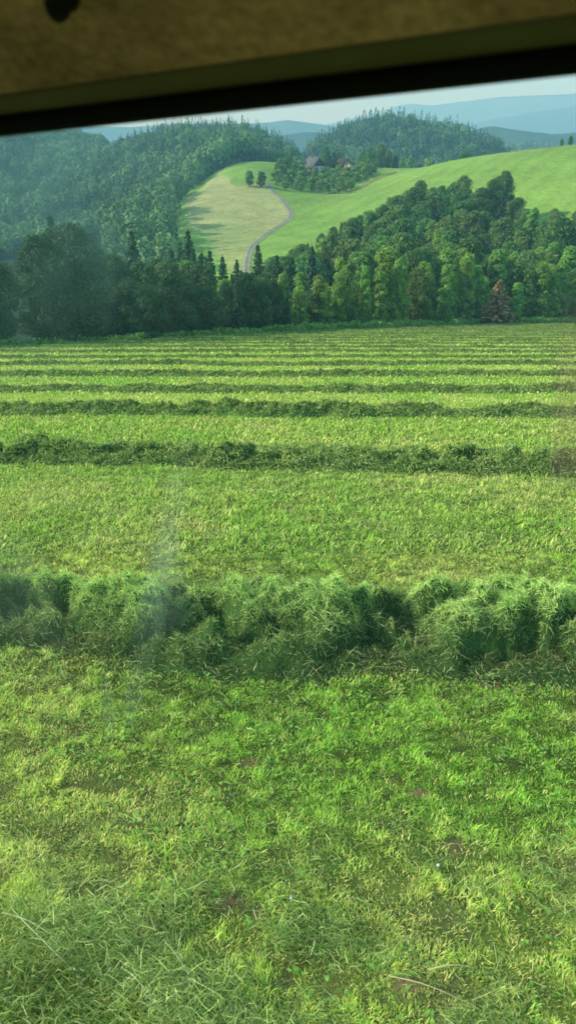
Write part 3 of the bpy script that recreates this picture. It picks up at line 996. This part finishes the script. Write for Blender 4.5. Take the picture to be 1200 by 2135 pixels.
HP = hz_pt
left_edge = [HP(u, D) for u, D in [(345, 376), (352, 420), (388, 452), (425, 478), (500, 508), (545, 545), (590, 580), (640, 610), (665, 650), (650, 720), (560, 800), (420, 830), (300, 840), (236, 820)]]
n1 = build_wood('forest', 'wooded hill with a rounded crest left of the farm, deep shade beside the tan meadow',
    left_edge + [HP(u, D) for u, D in [(225, 560), (200, 420), (215, 270), (340, 262), (345, 325)]],
    5.2, lambda x, y: .30 + .4 * sstep(640, 740, np.hypot(x, y)) + .25 * (fbm(x / 60, y / 60, 7, 2) > .5), (11, 18), (.024, .052, .024), (.070, .128, .046), (.016, .038, .020), (.042, .082, .036), 131)
n2 = build_wood('forest', 'broad wooded slope at the left edge below the window frame',
    [HP(u, D) for u, D in [(222, 420), (222, 560), (232, 820), (200, 960), (100, 1000), (-60, 1000), (-330, 980), (-330, 500), (-200, 400), (0, 380)]],
    7.4, lambda x, y: .25 + .4 * (fbm(x / 70, y / 70, 9, 2) > .5), (12, 19), (.024, .052, .026), (.074, .132, .052), (.014, .034, .018), (.045, .085, .038), 141)
n3 = build_wood('forest', 'dark wooded hill with a level crest behind the farmhouse',
    [HP(u, D) for u, D in [(648, 960), (640, 1080), (720, 1130), (850, 1160), (1000, 1160), (1060, 1150), (1040, 960), (960, 800), (860, 740), (740, 740), (690, 800)]],
    8.5, lambda x, y: .62 + 0 * x, (17, 25), (.018, .042, .018), (.070, .125, .042), (.012, .030, .015), (.040, .078, .034), 151)
n4 = build_wood('forest', 'patchy wood on the low ground beyond the pasture crest at the right',
    [HP(u, D) for u, D in [(900, 690), (1000, 680), (1080, 760), (1100, 1000), (1060, 1050), (980, 820)]] ,
    13, lambda x, y: .3 + 0 * x, (12, 20), (.022, .05, .02), (.085, .145, .05), (.014, .034, .018), (.045, .085, .038), 161)
n5 = build_wood('forest', 'distant dark woods on the rolling country at the right',
    [HP(u, D) for u, D in [(1010, 1250), (1030, 1600), (1000, 2300), (1330, 2300), (1300, 1250)]],
    26, lambda x, y: .5 + 0 * x, (18, 28), (.020, .045, .022), (.07, .12, .05), (.014, .034, .018), (.045, .085, .038), 171)
print('wood counts', n1, n2, n3, n4, n5, 'trees', NTREE[0])

# ------------------------------------------------------------------ distant hills and mountains
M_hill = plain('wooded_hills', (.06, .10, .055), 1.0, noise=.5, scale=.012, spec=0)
M_mount = plain('haze_painted_mountains', (.05, .09, .20), 1.0, noise=.4, scale=.0012, spec=0)  # distance haze put into the base colour as blue
def ridge(name, D, depth, us, vs, rough, seed, mat, base=-140):
    u = np.linspace(us[0], us[-1], 260)
    v = np.interp(u, us, vs)
    nrow = 22
    V = []
    for j in range(nrow):
        t = j / (nrow - 1)
        for i in range(len(u)):
            X, Y, Z = vdir(u[i], v[i])
            h = math.hypot(X, Y)
            d = D + (t - .5) * depth
            x, y = X / h * d, Y / h * d
            top = Z / h * D
            pr = 1 - abs(t - .5) * 2
            pr = pr ** .85
            V.append((x, y, base + (top - base) * pr))
    V = np.array(V)
    nz = fbm(V[:, 0] / rough, V[:, 1] / rough, seed, 5) - .5
    pr = np.clip((V[:, 2] - base) / max(1, (V[:, 2] - base).max()), 0, 1)
    V[:, 2] += nz * (V[:, 2] - base) * .30
    n = len(u)
    i = np.arange(nrow - 1)[:, None] * n; j = np.arange(n - 1)[None, :]
    Fq = np.stack([i + j, i + j + 1, i + n + j + 1, i + n + j], -1).reshape(-1, 4)
    o = link(name, np_mesh(name, V, [Fq], None, True), mat)
    tag(o, kind='structure')
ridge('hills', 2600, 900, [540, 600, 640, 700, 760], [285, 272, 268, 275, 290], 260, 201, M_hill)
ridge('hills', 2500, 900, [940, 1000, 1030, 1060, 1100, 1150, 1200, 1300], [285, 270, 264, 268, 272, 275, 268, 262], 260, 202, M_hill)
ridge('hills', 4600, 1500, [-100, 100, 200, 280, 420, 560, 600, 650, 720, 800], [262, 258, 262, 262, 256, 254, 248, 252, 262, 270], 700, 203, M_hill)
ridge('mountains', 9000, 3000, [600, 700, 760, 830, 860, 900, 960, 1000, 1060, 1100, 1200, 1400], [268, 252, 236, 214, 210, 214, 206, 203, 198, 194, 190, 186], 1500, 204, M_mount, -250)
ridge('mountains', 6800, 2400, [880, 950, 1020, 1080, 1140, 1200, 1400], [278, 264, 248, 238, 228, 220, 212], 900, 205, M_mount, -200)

# ------------------------------------------------------------------ farm
def boxv(x0, x1, y0, y1, z0, z1):
    V = np.array([(x, y, z) for z in (z0, z1) for y in (y0, y1) for x in (x0, x1)], float)
    Q = np.array([(0, 2, 3, 1), (4, 5, 7, 6), (0, 1, 5, 4), (2, 6, 7, 3), (0, 4, 6, 2), (1, 3, 7, 5)])
    return V, Q
M_white = plain('white_plaster', (.55, .53, .48), .9, noise=.12, scale=1.2)
M_ochre = plain('ochre_plaster', (.72, .55, .34), .9, noise=.12, scale=1.2)
M_wood = plain('weathered_boards', (.12, .085, .06), .9, noise=.5, scale=4)
M_roofg = plain('grey_roof_tiles', (.13, .13, .135), .85, noise=.35, scale=1.5)
M_roofr = plain('brown_roof_tiles', (.17, .10, .075), .85, noise=.35, scale=1.5)
M_glassd = plain('dark_panes', (.03, .035, .04), .15, spec=.6)
M_frame = plain('window_frames', (.55, .50, .42), .7)
M_brick = plain('chimney_brick', (.30, .16, .12), .9, noise=.3, scale=6)

def gable_house(name, label, cat, x, y, rz, W_, L_, hw, hr, m_wall, m_gable, m_roof, over=.8, wins=True, chimney=True, th=.25):
    z = gz(x, y) - .3
    root = empty(name, (x, y, z), rz)
    tag(root, label, cat)
    link('wall', np_mesh('wall', *[(lambda b: (b[0], [b[1]]))(boxv(-W_ / 2, W_ / 2, -L_ / 2, L_ / 2, -1.5, hw))][0]), m_wall, root)
    for sgn in (-1, 1):   # gable boards, each end
        ya, yb = sgn * (L_ / 2 + .02), sgn * (L_ / 2 - .35)
        V = np.array([(-W_ / 2, ya, hw + .003), (W_ / 2, ya, hw + .003), (0, ya, hw + hr), (-W_ / 2, yb, hw + .003), (W_ / 2, yb, hw + .003), (0, yb, hw + hr)])
        me = np_mesh('gable', V, [np.array([(0, 1, 4, 3), (1, 2, 5, 4), (2, 0, 3, 5)]), np.array([(0, 2, 1), (3, 4, 5)])])
        link('gable', me, m_gable, root)
    # roof: two slopes with thickness and eaves
    e = over; sl = hr / (W_ / 2)
    parts = []
    for sgn in (-1, 1):
        xe = sgn * (W_ / 2 + e); ze = hw - e * sl + .05; zr = hw + hr + .05
        yl = L_ / 2 + e
        xr_ = sgn * .001
        V = np.array([(xr_, -yl, zr), (xe, -yl, ze), (xe, yl, ze), (xr_, yl, zr), (xr_, -yl, zr + th), (xe, -yl, ze + th), (xe, yl, ze + th), (xr_, yl, zr + th)])
        Q = np.array([(0, 1, 2, 3), (4, 7, 6, 5), (0, 4, 5, 1), (1, 5, 6, 2), (2, 6, 7, 3)])
        parts.append((V, Q))
    V, Q = join(parts)
    rf = link('roof', np_mesh('roof', V, [Q]), m_roof, root)
    if chimney:
        V, Q = boxv(-.9, -.3, L_ * .1, L_ * .1 + .6, hw + hr * .6, hw + hr + 1.0)
        link('chimney', np_mesh('chimney', V, [Q]), M_brick, rf)
    if wins:
        nW = max(2, int(W_ / 3.2)); nL = max(2, int(L_ / 3.2))
        spots = [((i + .5) / nW * W_ - W_ / 2, -L_ / 2, 0) for i in range(nW)] + [(-W_ / 2, (i + .5) / nL * L_ - L_ / 2, 1) for i in range(nL)]
        for (a, b, s) in spots:
            zz0, zz1 = hw * .38, hw * .80
            if s == 0: V, Q = boxv(a - .55, a + .55, b - .06, b + .1, zz0, zz1); V2, Q2 = boxv(a - .45, a + .45, b - .075, b, zz0 + .1, zz1 - .1)
            else: V, Q = boxv(a - .06, a + .1, b - .55, b + .55, zz0, zz1); V2, Q2 = boxv(a - .075, a, b - .45, b + .45, zz0 + .1, zz1 - .1)
            f = link('window', np_mesh('window', V, [Q]), M_frame, root)
            link('pane', np_mesh('pane', V2, [Q2]), M_glassd, f)
        V, Q = boxv(-W_ * .08 - .5, -W_ * .08 + .5, -L_ / 2 - .07, -L_ / 2 + .1, 0.3, 2.3)
        link('door', np_mesh('door', V, [Q]), M_wood, root)
    return root
x, y = at_px(652, 500)
gable_house('farmhouse', 'farmhouse with steep grey roof, dark boarded gable and white ground floor among orchard trees', 'house', x, y, radians(36), 8.6, 8.8, 2.8, 4.4, M_white, M_wood, M_roofg)
x, y = at_px(722, 503)
gable_house('cottage', 'small sunlit ochre cottage right of the farmhouse', 'house', x, y, radians(-12), 4.6, 5.5, 3.7, 1.5, M_ochre, M_ochre, M_roofr, over=.5, chimney=False)
x, y = at_px(693, 530)
gable_house('barn', 'long low barn with brown roof behind the trees between the two houses', 'barn', x, y, radians(80), 8, 17, 3.2, 2.6, M_wood, M_wood, M_roofr, wins=False, chimney=False)

# little white fence beside the cottage
def fence(name, label, pts, hgt, mat, rails=2, step=2.5):
    pts = np.array(pts)
    L_ = np.concatenate([[0], np.cumsum(np.linalg.norm(np.diff(pts, axis=0), axis=1))])
    n = int(L_[-1] / step) + 1
    s = np.linspace(0, L_[-1], n)
    xs = np.interp(s, L_, pts[:, 0]); ys = np.interp(s, L_, pts[:, 1]); zs = ground_z(xs, ys)
    root = empty(name, (xs[0], ys[0], zs[0]))
    tag(root, label, 'fence')
    o0 = np.array([xs[0], ys[0], zs[0]])
    V, Q = boxv(-.07, .07, -.07, .07, -.3, hgt)
    pm = np_mesh('post', V, [Q]); pm.materials.append(mat)
    for i in range(n):
        p = link('post', pm, None, root); p.location = np.array([xs[i], ys[i], zs[i]]) - o0
    for r in range(rails):
        zz = hgt * (.45 + .45 * r)
        V, Q = tube(np.column_stack([xs, ys + .09, zs + zz]) - o0, np.full(n, .05), 4)
        link('rail', np_mesh('rail', V, [Q]), mat, root)
M_post = plain('pale_posts', (.42, .40, .34), .85, noise=.2)
fence('fence', 'short white rail fence beside the small cottage', [at_px(700, 494), at_px(714, 493)], 1.1, M_white)
fence('fence', 'pale post fence running along the crest of the pasture', [at_px(1010, 428), at_px(1060, 424), at_px(1100, 421), at_px(1150, 417)], 1.2, M_post, 1, 4)

# rough grass bank between the orchard and the pasture
def build_bank():
    L_ = smooth_line(np.array([at_px(680, 428), at_px(715, 432), at_px(745, 440), at_px(760, 452), at_px(790, 470), at_px(815, 474)]), 12)
    n = 3200
    k = rng.integers(0, len(L_) - 1, n); f = rng.random(n)[:, None]
    q = L_[k] * (1 - f) + L_[k + 1] * f + rng.normal(0, .9, (n, 2))
    z = ground_z(q[:, 0], q[:, 1]) + rng.random(n) * .7
    V, Q = leaf_quads(np.column_stack([q, z]), np.column_stack([rng.normal(0, .5, n), rng.normal(-.3, .5, n), np.full(n, .6)]), np.full(n, .35))
    t = rng.random(n)[:, None]
    col = np.array([.05, .07, .025]) * (1 - t) + np.array([.20, .18, .075]) * t
    tag(link('rough_grass', np_mesh('rough_grass', V, [Q], np.repeat(col, 4, axis=0)), M_grass), 'strip of tall unmown tan grass between orchard and pasture', 'grass', kind='stuff')
build_bank()

# ------------------------------------------------------------------ small things lying in the field
M_petal = plain('white_petals', (.75, .75, .70), .7)
def stalk(name, label, u, v, L_, yaw, bend, col, head=False, rad=.0026):
    x, y = fpt(u, v)
    z = gz(x, y) + .06
    t = np.linspace(-.5, .5, 9)
    d = np.array([cos(yaw), sin(yaw)]); nrm = np.array([-d[1], d[0]])
    xy = np.outer(t * L_, d) + np.outer((t * t - .25) * bend, nrm)
    zz = .03 * np.sin((t + .5) * pi)
    zz = zz + SL * 0 - SL * xy[:, 1]
    V, Q = tube(np.column_stack([xy, zz]), rad * (1.15 - .6 * (t + .5)), 5)
    root = empty(name, (x, y, z))
    tag(root, label, 'grass stem', None)
    link('stem', np_mesh('stem', V, [Q], None, True), col, root)
    e = np.array([xy[-1, 0], xy[-1, 1], zz[-1]])
    if head:
        n = 30
        p = e + np.outer(rnd(n, -.05, .02), [d[0], d[1], 0]) + rng.normal(0, .006, (n, 3))
        V, Q = leaf_quads(p, rng.normal(size=(n, 3)), np.full(n, .008))
        link('seed_head', np_mesh('seed_head', V, [Q]), col, root)
M_straw = plain('pale_straw', (.40, .46, .22), .6)
M_straw2 = plain('dry_straw', (.48, .44, .22), .6)
stalk('grass_stem', 'long pale stem slanting across the strewn row at the lower left corner', 95, 1975, .52, -.75, .05, M_straw, True)
stalk('grass_stem', 'second long pale stem under the slanting stem at the lower left', 75, 1955, .40, -.55, -.05, M_straw)
stalk('grass_stem', 'short thick pale stem left of the bottom centre', 290, 2065, .22, -.8, .01, M_straw, False, .0034)
stalk('grass_stem', 'thin curved pale stem below centre at the top of the strewn row', 370, 2010, .20, -.95, .02, M_straw)
stalk('grass_stem', 'pale stem with a bent end near the bottom centre', 445, 2085, .26, -.6, .03, M_straw, True)
stalk('grass_stem', 'dry straw coloured stem lying at the lower right of the strewn row', 890, 2075, .30, -.42, .03, M_straw2)
stalk('grass_stem', 'flat straw blade lying level in the stubble at the lower right', 940, 2034, .18, .02, .01, M_straw2, False, .004)
stalk('grass_stem', 'single dark green bent stem in the hollow of the thickest row', 300, 1290, .35, .9, .04, plain('green_stem', (.05, .10, .03), .7), False, .004)

def flower(u, v, label):
    x, y = fpt(u, v)
    root = empty('clover_flower', (x, y, gz(x, y) + .045))
    tag(root, label, 'flower', 'white flowers in the stubble')
    V, Q = tube([(0, 0, -.06), (0.004, 0, 0)], [.001, .001], 4)
    link('stem', np_mesh('stem', V, [Q]), M_straw, root)
    n = 46
    d = rng.normal(size=(n, 3)); d /= np.linalg.norm(d, axis=1)[:, None]
    V, Q = leaf_quads(d * .007 + np.array([.004, 0, .002]), d, np.full(n, .005))
    link('petals', np_mesh('petals', V, [Q]), M_petal, root)
flower(613, 1018, 'tiny white flower alone in the stubble above the thickest row')
flower(108, 1302, 'white flower at the left foot of the thickest row')
flower(605, 1880, 'white flower in the stubble below the middle')
flower(910, 1812, 'white flower beside the bare earth patch at the right')

# ------------------------------------------------------------------ the vehicle the picture was taken from
def build_vehicle():
    pl = np.array(pt(0, 285, 1.0)); pr_ = np.array(pt(1200, 155, 1.0))
    A = pl * .70; B = pr_ * .50
    ax = (B - A); ln = np.linalg.norm(ax); ax /= ln
    up = np.array([0, 0, 1.0]); up -= ax * up.dot(ax); up /= np.linalg.norm(up)
    outw = np.cross(up, ax)            # away from the cabin
    mid = (A + B) / 2
    from mathutils import Matrix
    root = empty('vehicle', mid)
    M = Matrix((ax, outw, up)).transposed().to_4x4()
    M.translation = mid
    root.matrix_world = M
    tag(root, 'vehicle seen from inside, tan headliner, olive trim and black seal above its side window', 'vehicle')
    X0, X1 = -1.3, 1.3
    def extr(prof, name, mat, smooth=True, nx=60):
        prof = np.array(prof, float)
        xs = np.linspace(X0, X1, nx)
        V = np.array([(x, p[0], p[1]) for x in xs for p in prof])
        m = len(prof)
        i = np.arange(nx - 1)[:, None] * m; j = np.arange(m)[None, :]; j2 = (j + 1) % m
        Q = np.stack([i + j, i + j2, i + m + j2, i + m + j], -1).reshape(-1, 4)
        return link(name, np_mesh(name, V, [Q], None, smooth), mat, root)
    M_seal = plain('black_rubber', (.006, .006, .005), .8, spec=.08)
    M_trim = plain('olive_plastic', (.11, .095, .045), .7, noise=.25, scale=9, col2=(.10, .068, .04), spec=.15)
    # headliner cloth
    m, nt, out = new_mat('headliner_cloth')
    L = nt.links.new
    tc = N(nt, 'ShaderNodeTexCoord')
    p = N(nt, 'ShaderNodeBsdfPrincipled'); p.inputs['Roughness'].default_value = .95; p.inputs['Specular IOR Level'].default_value = .05
    nz = N(nt, 'ShaderNodeTexNoise'); nz.inputs['Scale'].default_value = 11; nz.inputs['Detail'].default_value = 4
    nz2 = N(nt, 'ShaderNodeTexNoise'); nz2.inputs['Scale'].default_value = 140; nz2.inputs['Detail'].default_value = 6
    L(tc.outputs['Object'], nz.inputs[0]); L(tc.outputs['Object'], nz2.inputs[0])
    cr = N(nt, 'ShaderNodeValToRGB')
    cr.color_ramp.elements[0].position = .35; cr.color_ramp.elements[0].color = (.26, .140, .10, 1)
    cr.color_ramp.elements[1].position = .7; cr.color_ramp.elements[1].color = (.50, .275, .19, 1)
    L(nz.outputs[0], cr.inputs[0])
    mr = N(nt, 'ShaderNodeMapRange'); mr.inputs[1].default_value = .3; mr.inputs[2].default_value = .7; mr.inputs[3].default_value = .72; mr.inputs[4].default_value = 1.28
    L(nz2.outputs[0], mr.inputs[0])
    mx = N(nt, 'ShaderNodeMix', data_type='RGBA', blend_type='MULTIPLY'); mx.inputs[0].default_value = 1
    L(cr.outputs[0], mx.inputs[6]); L(mr.outputs[0], mx.inputs[7]); L(mx.outputs[2], p.inputs['Base Color'])
    L(p.outputs[0], out.inputs[0])
    M_head = m
    # profiles are (outward, up); 0,0 is the lower edge of the seal
    extr([(.006, 0), (.012, .004), (.012, .021), (-.004, .0132), (-.0055, .008), (-.002, .002)], 'window_seal', M_seal)
    extr([(.014, .022), (-.0042, .0137), (-.010, .0145), (-.018, .0172), (-.026, .0212), (-.0285, .0235), (-.014, .048), (.014, .048)], 'trim_rail', M_trim)
    prof = [(-.0287, .0242), (-.032, .0245), (-.05, .037), (-.09, .062), (-.15, .086), (-.24, .108), (-.36, .13), (-.55, .14), (-.9, .145), (-1.3, .14)]
    prof += [(a, b + .02) for a, b in prof[::-1]][:-1] + [(-.016, .062)]
    extr(prof, 'headliner', M_head)
    # outer roof skin over it, body colour
    M_body = plain('body_paint', (.10, .12, .10), .35)
    extr([(.016, .030), (.022, .030), (.022, .07), (-.05, .13), (-.3, .19), (-1.3, .21), (-1.3, .19), (-.3, .175), (-.05, .115), (.010, .066)], 'roof', M_body)
    # coat hook on the headliner
    loc = (-.047, -.0925, .060)
    M_hook = plain('dark_hook', (.010, .009, .006), .6, spec=.1)
    n = 10
    a = np.linspace(0, 1, n)
    V, Q = tube(np.column_stack([.003 * np.sin(a * 6), -.003 * a, .006 - .016 * a]), .0060 + .003 * np.sin(a * pi), 10)
    V2 = V.reshape(n, 10, 3)
    caps = np.vstack([V, V2[0].mean(0), V2[-1].mean(0) - np.array([0, 0, .004])])
    k = np.arange(10)
    T = np.vstack([np.stack([np.full(10, n * 10), (k + 1) % 10, k], 1), np.stack([np.full(10, n * 10 + 1), (n - 1) * 10 + k, (n - 1) * 10 + (k + 1) % 10], 1)])
    hook = link('coat_hook', np_mesh('coat_hook', caps, [Q, T], None, True), M_hook, root)
    hook.location = loc
    # the side window pane: smears, plus cabin reflections painted on as tint
    m, nt, out = new_mat('smeared_painted_reflection_glass')
    L = nt.links.new
    tc = N(nt, 'ShaderNodeTexCoord')
    sep = N(nt, 'ShaderNodeSeparateXYZ'); L(tc.outputs['Object'], sep.inputs[0])
    tr = N(nt, 'ShaderNodeBsdfTransparent'); tr.inputs[0].default_value = (.97, .99, .975, 1)
    painted_veil = N(nt, 'ShaderNodeBsdfTranslucent')  # tint of the reflected veil painted into the pane
    painted_veil.inputs[0].default_value = (1.0, .95, .66, 1)
    painted_veil.inputs[0].default_value = (.70, 1.0, .82, 1)
    streak = N(nt, 'ShaderNodeBsdfTranslucent'); streak.inputs[0].default_value = (1.0, .95, .66, 1)
    mx = N(nt, 'ShaderNodeMixShader'); mxs = N(nt, 'ShaderNodeMixShader')
    def math_(op, a, b=None):
        n = N(nt, 'ShaderNodeMath', operation=op)
        for i, q in enumerate((a, b)):
            if q is None: continue
            if isinstance(q, (int, float)): n.inputs[i].default_value = q
            else: L(q, n.inputs[i])
        return n.outputs[0]
    def ramp(v, a, b, lo=0.0, hi=1.0):
        n = N(nt, 'ShaderNodeMapRange', interpolation_type='SMOOTHSTEP')
        L(v, n.inputs[0]); n.inputs[1].default_value = a; n.inputs[2].default_value = b; n.inputs[3].default_value = lo; n.inputs[4].default_value = hi
        return n.outputs[0]
    nzf = N(nt, 'ShaderNodeTexNoise'); nzf.inputs['Scale'].default_value = 16; nzf.inputs['Detail'].default_value = 3
    L(tc.outputs['Object'], nzf.inputs[0])
    def loc_px(u, v):       # a place on the pane (measured on the photo)
        d = np.array(vdir(u, v))
        q0 = mid + outw * .004
        t = q0.dot(outw) / d.dot(outw)
        w = d * t - mid
        return w.dot(ax), w.dot(up)
    def blob(u, v, rx, ry, rot=0.0):
        cx, cz = loc_px(u, v)
        a = math_('SUBTRACT', sep.outputs[0], cx); b = math_('SUBTRACT', sep.outputs[2], cz)
        a2 = math_('ADD', math_('MULTIPLY', a, cos(rot) / rx), math_('MULTIPLY', b, sin(rot) / rx))
        b2 = math_('ADD', math_('MULTIPLY', a, -sin(rot) / ry), math_('MULTIPLY', b, cos(rot) / ry))
        r = math_('ADD', math_('MULTIPLY', a2, a2), math_('MULTIPLY', b2, b2))
        return ramp(r, 0, 1, 1, 0)
    xe, _ = loc_px(222, 500)
    _, zt = loc_px(222, 700)
    refl_band = math_('MULTIPLY', ramp(sep.outputs[0], xe - .006, xe + .006, 1, 0), ramp(sep.outputs[2], zt - .12, zt + .06, 0, 1))  # hard-edged reflection at the left, painted as tint
    haze = math_('MULTIPLY', ramp(sep.outputs[0], loc_px(700, 400)[0], loc_px(150, 400)[0], 0, 1), ramp(sep.outputs[2], zt - .05, zt + .12, 0, 1))  # soft reflected veil over the upper left, painted as tint
    parts = [math_('MULTIPLY', refl_band, .04), math_('MULTIPLY', haze, .09),  # haze here is the reflected veil painted as tint
             math_('MULTIPLY', blob(318, 1265, .019, .20, -.36), .15), math_('MULTIPLY', blob(350, 1230, .026, .07, -.25), .09),
             math_('MULTIPLY', blob(225, 1470, .012, .08, -.12), .11), math_('MULTIPLY', blob(30, 1240, .09, .10), .08)]
    acc = math_('ADD', parts[0], parts[1])
    st = parts[2]
    for q in parts[3:]:
        st = math_('ADD', st, q)
    st = math_('MULTIPLY', st, ramp(nzf.outputs[0], .25, .7, .35, 1.35))
    acc = math_('MULTIPLY', acc, ramp(nzf.outputs[0], .25, .7, .35, 1.35))
    acc = math_('ADD', acc, .02)
    L(acc, mx.inputs[0]); L(tr.outputs[0], mx.inputs[1]); L(painted_veil.outputs[0], mx.inputs[2])
    warm_refl = N(nt, 'ShaderNodeBsdfTranslucent'); warm_refl.inputs[0].default_value = (.95, .42, .28, 1)  # warm cabin reflection at the right edge, painted as a tinted patch
    mx2 = N(nt, 'ShaderNodeMixShader')
    xw, zw0 = loc_px(1152, 840); zw1 = loc_px(1152, 690)[1]; zw2 = loc_px(1152, 990)[1]
    wb = math_('MULTIPLY', ramp(sep.outputs[0], xw - .002, xw + .003, 0, 1), math_('MULTIPLY', ramp(sep.outputs[2], zw1 + .03, zw1 - .03, 0, 1), ramp(sep.outputs[2], zw2 - .01, zw2 + .01, 0, 1)))
    L(math_('MULTIPLY', wb, .24), mx2.inputs[0]); L(st, mxs.inputs[0]); L(mx.outputs[0], mxs.inputs[1]); L(streak.outputs[0], mxs.inputs[2]); L(mxs.outputs[0], mx2.inputs[1]); L(warm_refl.outputs[0], mx2.inputs[2])
    L(mx2.outputs[0], out.inputs[0])
    V = np.array([(X0, .0035, -1.0), (X1, .0035, -1.0), (X1, .0035, .012), (X0, .0035, .012)])
    nxg, nzg = 14, 10
    gx, gz_ = np.meshgrid(np.linspace(X0, X1, nxg), np.linspace(-1.0, .012, nzg), indexing='ij')
    V = np.column_stack([gx.ravel(), np.full(gx.size, .004), gz_.ravel()])
    i = np.arange(nxg - 1)[:, None] * nzg; j = np.arange(nzg - 1)[None, :]
    Q = np.stack([i + j, i + nzg + j, i + nzg + j + 1, i + j + 1], -1).reshape(-1, 4)
    link('window_pane', np_mesh('window_pane', V, [Q]), m, root)
build_vehicle()

# ------------------------------------------------------------------ haze in the valley air
def build_haze():
    V, Q = boxv(-9000, 9000, -200, 12500, -420, 240)
    o = link('haze', np_mesh('haze', V, [Q]))
    m, nt, out = new_mat('air_haze')
    sc = N(nt, 'ShaderNodeVolumeScatter')
    sc.inputs['Color'].default_value = (.30, .67, 1.0, 1)
    sc.inputs['Density'].default_value = 1 / 3300
    sc.inputs['Anisotropy'].default_value = .2
    nt.links.new(sc.outputs[0], out.inputs['Volume'])
    o.data.materials.append(m)
    tag(o, kind='structure')
build_haze()

# ------------------------------------------------------------------ light
SUN_EL, SUN_AZ = radians(29), radians(-97)     # azimuth from +Y towards +X
sd = np.array([sin(SUN_AZ) * cos(SUN_EL), cos(SUN_AZ) * cos(SUN_EL), sin(SUN_EL)])
sun = bpy.data.lights.new('sun', 'SUN')
sun.energy = 5.0
sun.angle = radians(.53)
sun.color = (1.0, .93, .80)
so = bpy.data.objects.new('sun', sun)
C.objects.link(so)
from mathutils import Vector
so.rotation_euler = Vector(sd).to_track_quat('Z', 'Y').to_euler()
so.location = (0, 0, 50)

world = bpy.data.worlds.new('World')
scene.world = world
world.use_nodes = True
nt = world.node_tree
bg = nt.nodes['Background']
sky = nt.nodes.new('ShaderNodeTexSky')
sky.sky_type = 'NISHITA'
sky.sun_disc = False
sky.sun_elevation = SUN_EL
sky.sun_rotation = SUN_AZ
sky.altitude = 600
sky.air_density = 1.0
sky.dust_density = .25
sky.ozone_density = 2.0
# thin cloud bands in the sky
tc = nt.nodes.new('ShaderNodeTexCoord')
mp = nt.nodes.new('ShaderNodeMapping'); mp.inputs['Scale'].default_value = (2.2, 2.2, 16)
nz = nt.nodes.new('ShaderNodeTexNoise'); nz.inputs['Scale'].default_value = 2.2; nz.inputs['Detail'].default_value = 6
cr = nt.nodes.new('ShaderNodeValToRGB')
cr.color_ramp.elements[0].position = .40; cr.color_ramp.elements[0].color = (.5, .5, .5, 1)
cr.color_ramp.elements[1].position = .66; cr.color_ramp.elements[1].color = (.9, .9, .9, 1)
mix = nt.nodes.new('ShaderNodeMix'); mix.data_type = 'RGBA'
mix.inputs[7].default_value = (3.5, 6.0, 6.9, 1)
nt.links.new(tc.outputs['Generated'], mp.inputs[0]); nt.links.new(mp.outputs[0], nz.inputs[0]); nt.links.new(nz.outputs[0], cr.inputs[0])
nt.links.new(cr.outputs[0], mix.inputs[0]); tint = nt.nodes.new('ShaderNodeMix'); tint.data_type = 'RGBA'; tint.blend_type = 'MULTIPLY'; tint.inputs[0].default_value = 1; tint.inputs[7].default_value = (.70, .96, 1.12, 1)
nt.links.new(sky.outputs[0], tint.inputs[6]); nt.links.new(tint.outputs[2], mix.inputs[6]); nt.links.new(mix.outputs[2], bg.inputs[0])
bg.inputs[1].default_value = .145

scene.view_settings.view_transform = 'Standard'
scene.view_settings.look = 'None'
scene.view_settings.exposure = 0
scene.render.engine = 'CYCLES'
scene.cycles.max_bounces = 6
scene.cycles.diffuse_bounces = 2
scene.cycles.glossy_bounces = 2
scene.cycles.transmission_bounces = 3
scene.cycles.volume_bounces = 1
scene.cycles.transparent_max_bounces = 8
scene.cycles.filter_width = 1.7
scene.cycles.use_denoising = True
scene.cycles.use_adaptive_sampling = True
scene.cycles.adaptive_threshold = .02
